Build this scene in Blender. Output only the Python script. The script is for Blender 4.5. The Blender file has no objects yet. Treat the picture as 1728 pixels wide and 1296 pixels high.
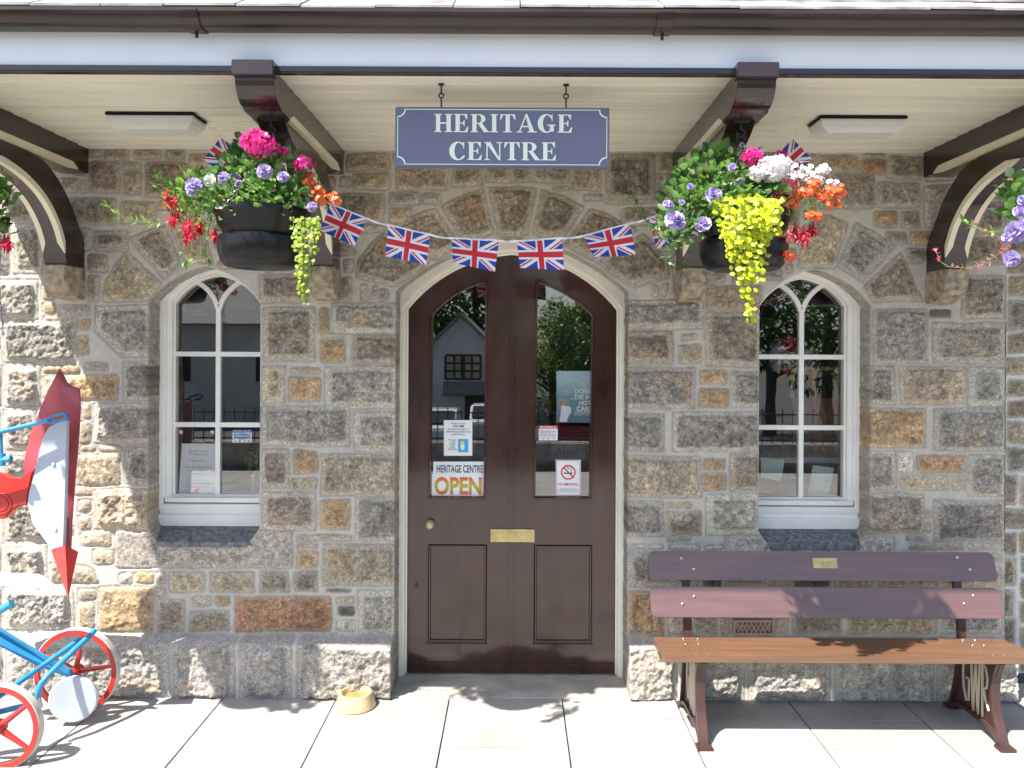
import bpy, bmesh, math, random
import numpy as np
from mathutils import Vector, Matrix
R = random.Random(7)
C = bpy.context.scene.collection
PI = math.pi
# ------------------------------------------------------------------ picture -> place
EYE, DIST, F, CX, CY, ROLL = 1.75, 4.08, 1344.0, 870.0, 590.0, 0.0049
def P(px, py, d=0.0):
    """point seen at photograph pixel (px,py) that lies d metres in front of the wall face"""
    Z = DIST - d; u = px - CX; v = CY - py
    return Vector(((u - v*ROLL)/F*Z, -d, EYE + (v + u*ROLL)/F*Z))
def PX(px, d=0): return P(px, CY, d).x
def PZ(py, d=0, px=CX): return P(px, py, d).z
# ------------------------------------------------------------------ mesh builder
class MB:
    def __init__(s): s.v=[]; s.f=[]; s.m=[]
    def add(s, vs, fs, m=0):
        o=len(s.v); s.v += [tuple(p) for p in vs]
        for f in fs: s.f.append(tuple(o+i for i in f)); s.m.append(m)
        return s
    def box(s, x0,x1,y0,y1,z0,z1, m=0):
        x0,x1=min(x0,x1),max(x0,x1); y0,y1=min(y0,y1),max(y0,y1); z0,z1=min(z0,z1),max(z0,z1)
        return s.add([(x0,y0,z0),(x1,y0,z0),(x1,y1,z0),(x0,y1,z0),(x0,y0,z1),(x1,y0,z1),(x1,y1,z1),(x0,y1,z1)],
            [(0,3,2,1),(4,5,6,7),(0,1,5,4),(1,2,6,5),(2,3,7,6),(3,0,4,7)], m)
    def prism(s, pts, off, m=0):
        """closed polygon pts (3D, any plane) extruded along off"""
        n=len(pts); off=Vector(off); a=[Vector(p) for p in pts]
        nrm=Vector((0,0,0))
        for i in range(n): nrm += a[i].cross(a[(i+1)%n])
        if nrm.dot(off)>0: a=a[::-1]
        b=[p+off for p in a]
        fs=[tuple(range(n)), tuple(range(2*n-1,n-1,-1))]
        for i in range(n): j=(i+1)%n; fs.append((j,i,n+i,n+j))
        return s.add(a+b, fs, m)
    def xz(s, pts, y0, y1, m=0): return s.prism([(p[0],y0,p[1]) for p in pts],(0,y1-y0,0),m)
    def tube(s, pts, r, n=8, m=0, caps=True, closed=False, up=None):
        pts=[Vector(p) for p in pts]; N=len(pts); vs=[]; fs=[]
        ref=Vector((0,0,1)) if up is None else Vector(up)
        for i,p in enumerate(pts):
            if closed: t=pts[(i+1)%N]-pts[(i-1)%N]
            else: t=pts[min(i+1,N-1)]-pts[max(i-1,0)]
            t.normalize(); a=t.cross(ref)
            if a.length<1e-3: a=t.cross(Vector((1,0,0)))
            a.normalize(); b=a.cross(t); ri=r[i] if isinstance(r,(list,tuple)) else r
            for k in range(n):
                q=2*PI*k/n; vs.append(p+a*ri*math.cos(q)+b*ri*math.sin(q))
        M=N if closed else N-1
        for i in range(M):
            for k in range(n):
                j=(i+1)%N; l=(k+1)%n; fs.append((i*n+k,j*n+k,j*n+l,i*n+l))
        if caps and not closed:
            fs.append(tuple(range(n))); fs.append(tuple(range(N*n-1,(N-1)*n-1,-1)))
        return s.add(vs,fs,m)
    def lathe(s, prof, c=(0,0,0), n=32, m=0, axis='z'):
        vs=[];fs=[]; c=Vector(c)
        for r,h in prof:
            for k in range(n):
                q=2*PI*k/n; x,y=r*math.cos(q),r*math.sin(q)
                p={'z':(x,y,h),'y':(x,-h,y),'x':(h,x,y)}[axis]; vs.append(c+Vector(p))
        for i in range(len(prof)-1):
            for k in range(n):
                l=(k+1)%n; fs.append((i*n+k,i*n+l,(i+1)*n+l,(i+1)*n+k))
        return s.add(vs,fs,m)
    def loft(s, loops, m=0, closed=True):
        n=len(loops[0]); vs=[p for L in loops for p in L]; fs=[]
        for i in range(len(loops)-1):
            for k in range(n if closed else n-1):
                l=(k+1)%n; fs.append((i*n+k,i*n+l,(i+1)*n+l,(i+1)*n+k))
        return s.add(vs,fs,m)
    def ribbon(s, pts, w, y0, y1, m=0):
        """flat bar of width w along pts (x,z), from y0 back to y1"""
        n=len(pts); Lf=[];Rt=[]
        for i in range(n):
            a=Vector(pts[max(i-1,0)]); b=Vector(pts[min(i+1,n-1)]); t=(b-a).normalized(); q=Vector((-t.y,t.x))*w/2
            Lf.append(Vector(pts[i])+q); Rt.append(Vector(pts[i])-q)
        loops=[[(l.x,y0,l.y),(r.x,y0,r.y),(r.x,y1,r.y),(l.x,y1,l.y)] for l,r in zip(Lf,Rt)]
        s.loft(loops,m); s.add(loops[0],[(0,1,2,3)],m); s.add(loops[-1],[(3,2,1,0)],m); return s
    def build(s, name, mats, parent=None, smooth=None, bevel=0, base=None):
        me=bpy.data.meshes.new(name); b=Vector(base) if base is not None else (BASE[parent] if parent is not None else Vector((0,0,0)))
        me.from_pydata([tuple(Vector(p)-b) for p in s.v],[],s.f)
        if not isinstance(mats,(list,tuple)): mats=[mats]
        for mm in mats: me.materials.append(mm)
        me.polygons.foreach_set('material_index', s.m)
        bm=bmesh.new(); bm.from_mesh(me)
        if bevel:
            bmesh.ops.remove_doubles(bm,verts=bm.verts,dist=1e-5)
            es=[e for e in bm.edges if len(e.link_faces)==2 and e.calc_face_angle(0)>0.6]
            bmesh.ops.bevel(bm,geom=es,offset=bevel,segments=2,affect='EDGES',clamp_overlap=True)
        bmesh.ops.recalc_face_normals(bm,faces=bm.faces); bm.to_mesh(me); bm.free()
        if smooth is not None:
            me.polygons.foreach_set('use_smooth',[True]*len(me.polygons)); me.set_sharp_from_angle(angle=math.radians(smooth))
        o=bpy.data.objects.new(name,me); C.objects.link(o)
        if parent is not None: o.parent=parent
        else: o.location=b
        BASE[o]=b
        return o
BASE={}
def thing(name, label, cat, loc=(0,0,0), group=None):
    o=bpy.data.objects.new(name,None); C.objects.link(o); o.location=loc; o.empty_display_size=.1
    o['label']=label; o['category']=cat
    if group: o['group']=group
    BASE[o]=Vector(loc); return o
def tag(o, label, cat, group=None, kind=None):
    o['label']=label; o['category']=cat
    if group: o['group']=group
    if kind: o['kind']=kind
    return o
def arc3(p0,p1,p2,n=12):
    (ax,ay),(bx,by),(cx,cy)=p0,p1,p2
    d=2*(ax*(by-cy)+bx*(cy-ay)+cx*(ay-by))
    ux=((ax*ax+ay*ay)*(by-cy)+(bx*bx+by*by)*(cy-ay)+(cx*cx+cy*cy)*(ay-by))/d
    uy=((ax*ax+ay*ay)*(cx-bx)+(bx*bx+by*by)*(ax-cx)+(cx*cx+cy*cy)*(bx-ax))/d
    r=math.hypot(ax-ux,ay-uy); a0=math.atan2(ay-uy,ax-ux); a2=math.atan2(cy-uy,cx-ux)
    if a2-a0>PI: a2-=2*PI
    if a0-a2>PI: a2+=2*PI
    return [(ux+r*math.cos(a0+(a2-a0)*i/n),uy+r*math.sin(a0+(a2-a0)*i/n)) for i in range(n+1)]
def offset(pts, d):
    """offset a closed polygon outward by d (clockwise or not)"""
    n=len(pts); A=sum(pts[i][0]*pts[(i+1)%n][1]-pts[(i+1)%n][0]*pts[i][1] for i in range(n)); sg=1 if A>0 else -1
    out=[]
    for i in range(n):
        a=Vector(pts[i-1]);b=Vector(pts[i]);c=Vector(pts[(i+1)%n])
        t1=(b-a).normalized();t2=(c-b).normalized()
        n1=Vector((t1.y,-t1.x))*sg;n2=Vector((t2.y,-t2.x))*sg
        m=(n1+n2); k=m.length_squared
        m=m*(2/k) if k>.3 else n1
        out.append(tuple(b+m*d*1.0))
    return out
# ------------------------------------------------------------------ materials
def nm(name):
    m=bpy.data.materials.new(name); m.use_nodes=True; nt=m.node_tree; b=nt.nodes['Principled BSDF']; return m,nt,b
def mat(name, col, rough=.6, var=.12, scale=6, bump=0, bscale=60, metal=0, coat=0, spec=.5, streak=None, dirt=None, alpha=None):
    m,nt,b=nm(name); N=nt.nodes; L=nt.links
    tc=N.new('ShaderNodeTexCoord'); nz=N.new('ShaderNodeTexNoise'); nz.inputs['Scale'].default_value=scale; nz.inputs['Detail'].default_value=5
    src=tc.outputs['Object']
    if streak:
        mp=N.new('ShaderNodeMapping'); mp.inputs['Scale'].default_value=streak; L.new(src,mp.inputs[0]); src=mp.outputs[0]
    L.new(src,nz.inputs['Vector'])
    rp=N.new('ShaderNodeValToRGB'); rp.color_ramp.elements[0].position=.3; rp.color_ramp.elements[1].position=.7
    c=Vector(col); dk=Vector(dirt) if dirt else c*(1-var*1.6); lt=Vector([min(1,x*(1+var)) for x in c])
    rp.color_ramp.elements[0].color=(*dk,1); rp.color_ramp.elements[1].color=(*lt,1)
    L.new(nz.outputs['Fac'],rp.inputs[0]); L.new(rp.outputs[0],b.inputs['Base Color'])
    b.inputs['Roughness'].default_value=rough; b.inputs['Metallic'].default_value=metal
    b.inputs['Specular IOR Level'].default_value=spec; b.inputs['Coat Weight'].default_value=coat; b.inputs['Coat Roughness'].default_value=.08
    mr=N.new('ShaderNodeMapRange'); mr.inputs['To Min'].default_value=max(.02,rough*.75); mr.inputs['To Max'].default_value=min(1,rough*1.3)
    L.new(nz.outputs['Fac'],mr.inputs[0]); L.new(mr.outputs[0],b.inputs['Roughness'])
    if bump:
        n2=N.new('ShaderNodeTexNoise'); n2.inputs['Scale'].default_value=bscale; n2.inputs['Detail'].default_value=4; L.new(src,n2.inputs['Vector'])
        bp=N.new('ShaderNodeBump'); bp.inputs['Strength'].default_value=bump; bp.inputs['Distance'].default_value=.004
        L.new(n2.outputs['Fac'],bp.inputs['Height']); L.new(bp.outputs[0],b.inputs['Normal'])
    return m
def leafmat(name, c1, c2, edge=None, trans=.35, rough=.36):
    m,nt,b=nm(name); N=nt.nodes; L=nt.links
    g=N.new('ShaderNodeNewGeometry'); rp=N.new('ShaderNodeValToRGB')
    rp.color_ramp.elements[0].color=(*c1,1); rp.color_ramp.elements[1].color=(*c2,1)
    if edge:
        e=rp.color_ramp.elements.new(.9); e.color=(*c2,1); rp.color_ramp.elements[-1].color=(*edge,1)
    L.new(g.outputs['Random Per Island'],rp.inputs[0]); L.new(rp.outputs[0],b.inputs['Base Color'])
    b.inputs['Roughness'].default_value=rough
    tr=N.new('ShaderNodeBsdfTranslucent'); L.new(rp.outputs[0],tr.inputs[0])
    mx=N.new('ShaderNodeMixShader'); mx.inputs[0].default_value=trans
    L.new(b.outputs[0],mx.inputs[1]); L.new(tr.outputs[0],mx.inputs[2]); L.new(mx.outputs[0],N['Material Output'].inputs[0])
    return m
def glassmat(name, base=.035, tint=(1,1,1)):
    m=bpy.data.materials.new(name); m.use_nodes=True; nt=m.node_tree; N=nt.nodes; L=nt.links; N.remove(N['Principled BSDF'])
    lw=N.new('ShaderNodeLayerWeight'); lw.inputs[0].default_value=.5
    pw=N.new('ShaderNodeMath'); pw.operation='POWER'; pw.inputs[1].default_value=5; L.new(lw.outputs['Facing'],pw.inputs[0])
    ma=N.new('ShaderNodeMath'); ma.operation='MULTIPLY_ADD'; ma.inputs[1].default_value=1-base; ma.inputs[2].default_value=base; L.new(pw.outputs[0],ma.inputs[0])
    t=N.new('ShaderNodeBsdfTransparent'); t.inputs[0].default_value=(*tint,1); g=N.new('ShaderNodeBsdfGlossy'); g.inputs['Roughness'].default_value=.0
    mx=N.new('ShaderNodeMixShader'); L.new(ma.outputs[0],mx.inputs[0]); L.new(t.outputs[0],mx.inputs[1]); L.new(g.outputs[0],mx.inputs[2]); L.new(mx.outputs[0],N['Material Output'].inputs[0])
    return m
M={}
M['brown']=mat('brown_gloss_paint',(.027,.0135,.0108),.22,.18,5,.05,40,coat=.35)
M['door']=mat('door_brown_gloss',(.052,.0175,.0125),.16,.2,4,.05,25,coat=.5,streak=(3,3,1))
M['gutter']=mat('gutter_brown',(.035,.018,.015),.3,.3,3,.05,30,streak=(1,4,4))
M['cream']=mat('cream_paint',(.72,.66,.50),.45,.05,4,.03,50)
M['soffit']=mat('cream_soffit_boards',(.78,.745,.63),.5,.05,3,.03,40,streak=(.5,4,4))
M['fascia']=mat('white_fascia_paint',(.80,.82,.84),.4,.03,3)
M['white']=mat('white_joinery_paint',(.88,.87,.82),.4,.05,5,.03,60)
M['doorframe']=mat('cream_frame_paint',(.80,.755,.64),.42,.06,5,.03,60)
M['slate']=mat('roof_slate',(.30,.28,.27),.75,.3,9,.4,40)
M['sill']=mat('slate_sill',(.17,.178,.19),.75,.4,45,.6,120)
M['brass']=mat('brass',(.60,.47,.22),.4,.15,20,.05,80,metal=.45)
M['iron']=mat('dark_iron',(.03,.028,.028),.5,.2,20,.1,80)
M['chain']=mat('zinc_chain',(.5,.5,.52),.35,.1,20,0,80,metal=1)
M['black']=mat('black_plastic',(.007,.007,.009),.3,.15,6,.03,40,spec=.3)
M['signblue']=mat('slate_blue_sign',(.13,.14,.215),.45,.05,3,.02,60)
M['signcream']=mat('cream_lettering',(.74,.80,.70),.5,.02,3)
M['seat']=mat('seat_brown_paint',(.155,.078,.043),.4,.14,5,.06,30,coat=.3,streak=(.5,6,6))
M['bench']=mat('bench_brown_paint',(.128,.066,.058),.36,.12,5,.06,30,coat=.8,streak=(.5,6,6),spec=.6)
M['benchiron']=mat('bench_iron_paint',(.065,.033,.027),.35,.15,8,.08,50)
M['lettercream']=mat('cream_letter_paint',(.62,.56,.42),.45,.05,9)
M['pred']=mat('red_enamel',(.50,.028,.022),.32,.14,7,.12,45,coat=.2)
M['pdark']=mat('faded_red_enamel',(.40,.075,.09),.35,.18,7,.15,60,coat=.2)
M['pblue']=mat('blue_enamel',(.03,.24,.46),.3,.14,8,.1,50,coat=.2)
M['tread']=mat('worn_grey_white_enamel',(.55,.54,.50),.5,.2,12)
M['pwhite']=mat('white_enamel',(.44,.48,.56),.4,.08,6,.1,40)
M['bowl']=mat('glazed_stoneware',(.56,.41,.22),.25,.1,8,.05,40,coat=.4)
M['water']=mat('water',(.35,.22,.08),.05,.05,4)
M['paper']=mat('white_paper',(.78,.80,.82),.6,.02,3)
M['ink']=mat('black_ink',(.03,.03,.03),.6,.02,3)
M['redink']=mat('red_ink',(.62,.03,.03),.6,.02,3)
M['blueink']=mat('blue_ink',(.03,.17,.50),.6,.02,3)
M['skyink']=mat('sky_blue_ink',(.05,.36,.72),.6,.02,3)
M['greyink']=mat('grey_green_ink',(.36,.46,.42),.6,.02,3)
M['yellow']=mat('yellow_ink',(.75,.62,.12),.6,.02,3)
M['glass']=glassmat('window_glass',.135)
M['lens']=None
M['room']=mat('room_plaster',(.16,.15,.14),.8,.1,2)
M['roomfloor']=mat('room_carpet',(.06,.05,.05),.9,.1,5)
M['wood']=mat('cabinet_wood',(.30,.15,.06),.45,.25,4,.05,40,streak=(8,8,1))
M['fr']=mat('flag_red',(.62,.02,.035),.7,.05,20); M['fw']=mat('flag_white',(.78,.78,.82),.7,.03,20); M['fb']=mat('flag_blue',(.02,.055,.36),.7,.05,20)
M['leaf']=leafmat('variegated_leaf',(.05,.15,.035),(.23,.40,.12),(.62,.68,.46))
M['leafdark']=leafmat('dark_leaf',(.05,.13,.03),(.14,.27,.07))
M['leafbright']=leafmat('bright_shoot',(.13,.28,.04),(.30,.48,.09))
M['gold']=leafmat('golden_creeper_leaf',(.42,.52,.015),(.74,.78,.05),trans=.45)
M['lime']=leafmat('lime_creeper_leaf',(.22,.33,.03),(.42,.50,.05),trans=.45)
M['pink']=leafmat('magenta_petal',(.62,.015,.22),(.85,.06,.36),trans=.4)
M['purple']=leafmat('lilac_petal',(.32,.22,.54),(.66,.60,.82),trans=.4)
M['wpetal']=leafmat('white_petal',(.80,.74,.76),(.88,.86,.86),trans=.3)
M['orange']=leafmat('orange_petal',(.80,.10,.03),(.88,.28,.08),trans=.4)
M['red']=leafmat('crimson_petal',(.60,.01,.04),(.78,.05,.12),trans=.4)
M['rose']=leafmat('rose_petal',(.72,.06,.14),(.85,.35,.35),trans=.4)
M['stem']=mat('plant_stem',(.14,.17,.06),.6,.3,20)
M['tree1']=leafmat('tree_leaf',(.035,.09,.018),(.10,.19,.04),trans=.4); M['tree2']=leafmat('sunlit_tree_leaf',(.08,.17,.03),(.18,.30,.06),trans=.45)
M['bark']=mat('bark',(.10,.075,.055),.9,.3,12,.5,20)
M['render']=mat('house_render',(.80,.80,.80),.8,.06,2,.1,30)
M['tarmac']=mat('tarmac',(.07,.07,.07),.85,.15,1.5,.3,80)
M['carw']=mat('car_white',(.75,.75,.74),.25,.02,2,coat=.6); M['carr']=mat('car_red',(.35,.02,.03),.25,.02,2,coat=.6); M['carglass']=mat('car_glass',(.02,.025,.03),.05,.02,2); M['tyre']=mat('tyre_rubber',(.02,.02,.02),.8,.1,9)
def lensmat():
    m,nt,b=nm('prismatic_diffuser'); b.inputs['Base Color'].default_value=(.90,.92,.88,1); b.inputs['Roughness'].default_value=.25
    b.inputs['Alpha'].default_value=.62
    N=nt.nodes;L=nt.links; tc=N.new('ShaderNodeTexCoord'); w=N.new('ShaderNodeTexWave'); w.inputs['Scale'].default_value=90
    L.new(tc.outputs['Object'],w.inputs[0]); bp=N.new('ShaderNodeBump'); bp.inputs['Strength'].default_value=.5; bp.inputs['Distance'].default_value=.003; L.new(w.outputs['Fac'],bp.inputs['Height']); L.new(bp.outputs[0],b.inputs['Normal'])
    return m
M['lens']=lensmat()
# ------------------------------------------------------------------ noise on arrays
NT={}
def vnoise(x,z,scale,seed):
    if seed not in NT: NT[seed]=np.random.RandomState(seed).rand(256,256).astype(np.float32)
    T=NT[seed]
    u=x*scale+37.3; w=z*scale+11.7; i=np.floor(u).astype(int); j=np.floor(w).astype(int); fu=u-i; fw=w-j
    fu=fu*fu*(3-2*fu); fw=fw*fw*(3-2*fw); g=lambda a,b:T[a&255,b&255]
    return (g(i,j)*(1-fu)+g(i+1,j)*fu)*(1-fw)+(g(i,j+1)*(1-fu)+g(i+1,j+1)*fu)*fw
def fbm(x,z,scale,seed,oct=4,gain=.5):
    a=1;t=0;s=0
    for o in range(oct): s=s+a*vnoise(x,z,scale*2.03**o,seed+o); t+=a; a*=gain
    return s/t-.5
def sstep(a,b,x): t=np.clip((x-a)/(b-a),0,1); return t*t*(3-2*t)
def inpoly(px,pz,poly):
    r=np.zeros(px.shape,bool); n=len(poly)
    for i in range(n):
        (x0,z0),(x1,z1)=poly[i],poly[(i+1)%n]
        if z0==z1: continue
        c=((z0>pz)!=(z1>pz))&(px<(x1-x0)*(pz-z0)/(z1-z0)+x0); r^=c
    return r
# ------------------------------------------------------------------ openings (wall plane)
def xz(px,py,d=0): p=P(px,py,d); return (p.x,p.z)
def win_open(cx, hw):
    # jambs, flat pointed head, splayed sill
    zt=PZ(452); zs=PZ(512); zb=PZ(893); zl=PZ(918)
    L=[(cx-hw,zb),(cx-hw,zs)]+arc3((cx-hw,zs),(cx-hw*.52,zs+(zt-zs)*.70),(cx,zt),10)[1:]
    Rr=arc3((cx,zt),(cx+hw*.52,zs+(zt-zs)*.70),(cx+hw,zs),10)[1:]+[(cx+hw,zb),(cx+hw-.055,zl),(cx-hw+.055,zl)]
    return L+Rr
WL,WR,WHW=-1.594,1.533,.287
OPL=win_open(WL,WHW); OPR=win_open(WR,WHW)
def door_open(dx=0):
    a=xz(668-dx,490-dx); b=xz(744,437-dx); c=xz(865,397-dx); d=xz(986,437-dx); e=xz(1061+dx,492-dx)
    m=arc3(a,b,c,12)+arc3(c,d,e,12)[1:]
    return [(a[0],-.03)]+m+[(e[0],-.03)]
OPD=door_open()
# ------------------------------------------------------------------ stones traced on the photograph
ST=[]  # (polygon [(x,z)], type, margin)
def tile(ox,oy,s,rects):
    for r in rects:
        x0,y0,x1,y1=[r[i]/s for i in range(4)]; ty=r[4]; m=len(r)>5 and r[5]
        ST.append(([xz(ox+x0,oy+y0),xz(ox+x1,oy+y0),xz(ox+x1,oy+y1),xz(ox+x0,oy+y1)],ty,m))
def tpoly(ox,oy,s,pts,ty,m=0): ST.append(([xz(ox+x/s,oy+y/s) for x,y in pts],ty,m))
tile(0,240,4,[(585,45,690,100,'b'),(700,45,870,120,'b'),(900,45,1090,115,'b'),(1110,45,1250,120,'b'),(1270,80,1420,165,'t'),(595,130,805,340,'b'),(820,130,955,185,'t'),(825,195,955,345,'t'),(980,135,1265,370,'b',1),(370,240,530,345,'t'),(545,250,582,345,'t'),(440,370,780,555,'b'),(810,395,1050,545,'t'),(545,575,615,730,'g'),(630,590,870,735,'b',1),(590,755,730,875,'b'),(590,895,670,1075,'b'),
 (-60,925,265,1205,'g',1),(285,960,375,1068,'t'),(290,1080,385,1160,'o'),(295,1172,405,1210,'t'),(400,1090,605,1165,'b'),(420,1180,525,1290,'t'),(540,1185,608,1270,'o'),(70,545,300,890,'g',1),(-200,545,60,900,'g')])
tpoly(0,240,4,[(845,715),(1095,945),(1000,1075),(690,1075),(705,940)],'t'); tpoly(0,240,4,[(870,640),(1105,550),(1225,805),(1105,930)],'b',1); tpoly(0,240,4,[(1130,545),(1340,470),(1440,820),(1245,800)],'t')
tpoly(0,240,4,[(640,1095),(1040,1095),(1040,1455),(830,1455),(640,1270)],'g',1)
tile(0,560,4,[(20,-78,520,212,'g',1),(20,225,280,510,'g',1),(290,222,545,285,'o'),(290,300,440,460,'t'),(570,205,735,265,'b'),(530,20,605,155,'o'),(450,285,800,465,'o'),(830,200,1040,465,'g',1),(545,475,615,590,'t'),(530,600,620,760,'t'),(630,480,1040,758,'g',1),(20,525,250,800,'g',1),(-200,225,8,510,'t'),(540,765,650,812,'t'),(660,765,830,812,'t'),(500,825,820,1040,'t'),(840,772,1040,1035,'g',1),(490,1045,618,1112,'t'),(630,1058,1040,1335,'t',1),(530,1130,620,1222,'t'),(530,1235,620,1335,'t'),(10,812,200,990,'g',1),(-250,525,5,800,'g',1)])
tile(0,870,4,[(25,-120,330,172,'g',1),(540,103,755,212,'t'),(630,228,772,332,'t'),(775,100,1980,358,'k'),(20,185,325,455,'g',1),(805,385,897,467,'t'),(905,378,1045,462,'o'),(1050,380,1125,467,'t'),(1140,380,1385,518,'t'),(1415,380,1720,520,'t'),(25,478,505,772,'g',1),(525,490,645,572,'b'),(518,582,640,765,'t'),(660,478,1038,788,'o'),(1045,488,1120,555,'t'),(1055,562,1248,790,'b'),(1300,545,1432,615,'t'),(1452,545,1555,615,'o'),(1280,640,1550,785,'b'),(1582,540,2245,790,'r'),(-260,185,8,455,'t'),(-260,478,12,772,'r')])
tpoly(0,870,4,[(330,235),(560,225),(620,345),(800,360),(800,462),(330,462)],'t')
tile(420,240,4,[(655,70,945,192,'t'),(700,207,950,322,'t'),(615,225,685,305,'t'),(600,345,912,540,'b'),(985,165,1345,322,'b'),(1365,160,1578,300,'b'),(1592,150,1770,272,'t'),(942,332,1155,425,'g'),(1165,342,1300,420,'g'),(942,438,1090,545,'t'),(735,555,915,610,'t'),(630,785,700,880,'b'),(620,905,690,1065,'b'),(70,890,400,1085,'b',1),(95,1108,450,1478,'b',1),(468,1115,545,1295,'o'),(562,1078,1010,1292,'g',1)])
tile(420,560,4,[(480,50,655,210,'o'),(490,2,650,40,'t'),(700,15,1010,222,'b',1),(90,228,250,485,'t',1),(285,235,490,285,'t'),(270,300,490,475,'o'),(510,228,1010,525,'g',1),(88,500,690,775,'g',1),(710,540,1010,810,'g',1),(88,790,275,1055,'b',1),(292,795,468,962,'o'),(280,982,465,1065,'t'),(488,822,1010,1108,'t',1),(92,1075,460,1345,'b',1),(478,1130,685,1335,'o'),(715,1118,1010,1410,'g',1)])
tile(420,870,4,[(320,125,700,175,'t'),(325,185,465,228,'t'),(320,238,470,358,'o'),(75,370,275,520,'b'),(300,370,468,515,'b'),(495,188,1010,480,'t',1),(515,490,700,522,'d'),(585,545,715,598,'t'),(595,608,718,685,'d'),(590,710,720,788,'w'),(735,500,1010,798,'g',1)])
tile(860,240,4,[(0,150,148,270,'b'),(158,160,412,272,'b'),(420,175,622,325,'t'),(290,290,410,325,'t'),(640,75,985,415,'b',1),(990,75,1130,215,'b'),(990,230,1040,400,'b'),(500,345,628,395,'g'),(755,440,1060,560,'b'),(1000,440,1150,640,'b'),(1000,660,1160,730,'b'),(1110,745,1160,1010,'g'),(1165,880,1350,985,'b')])
tile(1020,500,6.353,[(190,28,1065,352,'g',1),(190,365,745,742,'b',1),(825,395,1005,465,'t'),(795,510,1045,718,'t'),(1085,165,1690,758,'b',1),(190,758,975,1205,'g',1),(1015,788,1315,942,'o'),(1008,980,1335,1192,'o'),(1345,795,1690,1195,'g',1)])
tpoly(1020,500,6.353,[(1085,-120),(1690,-120),(1690,150),(1085,150)],'t')
tile(1020,700,6.353,[(150,-20,645,402,'g',1),(735,-40,1690,392,'g',1),(150,438,1045,892,'t',1),(1062,465,1295,602,'o'),(1052,618,1312,812,'o'),(1340,408,1690,825,'b',1),(150,918,645,1310,'g',1),(665,932,945,1002,'o'),(668,1025,1042,1300,'t'),(1085,845,1690,1292,'g',1)])
tile(1020,870,4,[(150,245,640,485,'g',1),(150,195,405,232,'g'),(435,195,655,235,'g'),(420,138,590,182,'t'),(675,200,805,235,'w'),(815,138,1960,330,'k'),(150,505,408,812,'o',1),(428,500,540,802,'t'),(590,500,765,802,'b'),(655,340,790,488,'d'),(800,345,1060,470,'b'),(1080,345,1260,470,'t'),(1275,345,1525,485,'d'),(1545,345,1800,485,'t'),(785,675,855,802,'o'),(1150,680,1245,800,'t'),(1265,500,1600,802,'b'),(1640,500,2240,800,'t'),(785,500,1245,660,'b'),(2280,500,2680,800,'g',1),(1850,345,2680,485,'t')])
tile(1296,240,4,[(340,85,612,205,'t'),(615,115,800,218,'r'),(625,72,800,108,'b'),(808,90,1045,245,'b'),(430,215,722,445,'g'),(738,265,1035,442,'g'),(1055,285,1290,575,'g'),(712,462,882,575,'o'),(895,462,1028,578,'b'),(795,598,945,692,'b'),(960,595,1120,695,'o'),(935,715,1070,815,'b'),(705,1125,1082,1500,'g',1),(1090,1130,1245,1195,'d'),(1310,900,1600,1190,'b',1),(1108,1215,1600,1498,'g',1),(1320,640,1600,830,'b'),(1300,400,1600,620,'g')])
tpoly(1296,240,4,[(390,480),(545,535),(455,850),(200,850),(250,560)],'t'); tpoly(1296,240,4,[(595,520),(870,705),(640,945),(470,835)],'g',1); tpoly(1296,240,4,[(895,740),(1055,1070),(700,1075),(640,965)],'b',1)
tile(1440,540,6,[(120,462,432,865,'g',1),(462,470,1145,852,'t',1),(1158,475,1538,882,'g',1),(120,888,735,1292,'o',1),(808,888,1538,1330,'g',1)])
tile(1440,720,6,[(120,240,435,645,'g',1),(440,252,612,458,'w'),(635,282,1135,468,'o'),(462,482,968,645,'t'),(995,482,1135,645,'t'),(1150,282,1538,705,'g',1),(120,668,715,1085,'b',1),(718,828,792,925,'o'),(718,955,785,1085,'o'),(808,738,1538,1165,'g',1),(525,1105,745,1168,'b'),(545,1178,1110,1255,'b'),(1150,1178,1538,1255,'g')])
# door arch voussoirs
def rad(tab,a):
    for (a0,r0),(a1,r1) in zip(tab,tab[1:]):
        if a<=a1: return r0+(r1-r0)*(a-a0)/(a1-a0)
    return tab[-1][1]
RE=[(0,221),(12,221),(35,223),(57,262),(70,284),(76,280),(90,268)]; RI=[(0,128),(43,146),(63,166),(78,200),(90,200)]
def vou(a0,a1,ty):
    for s in (-1,1):
        n=3; A=[a0+(a1-a0)*i/n for i in range(n+1)]; g=1.0
        A[0]+=g;A[-1]-=g
        pts=[(865+s*rad(RE,a)*math.sin(math.radians(a))*.985,530-rad(RE,a)*.985*math.cos(math.radians(a))) for a in A]+[(865+s*rad(RI,a)*math.sin(math.radians(a)),530-rad(RI,a)*math.cos(math.radians(a))) for a in A[::-1]]
        ST.append(([xz(*p) for p in pts],ty,1))
        if a0<0: break
vou(-12,12,'b'); vou(12,35,'b'); vou(35,57,'b'); vou(57,78,'b')
def vou_sym():  # keystone spans the crown, so it is drawn from both halves
    A=[-11,-5,0,5,11]; f=lambda T,a,k:(865+rad(T,abs(a))*k*math.sin(math.radians(a)),530-rad(T,abs(a))*k*math.cos(math.radians(a)))
    ST.append(([xz(*f(RE,a,.985)) for a in A]+[xz(*f(RI,a,1)) for a in A[::-1]],'b',1))
del ST[-7]; vou_sym()
PLZ=PZ(1072)   # plinth top
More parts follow.
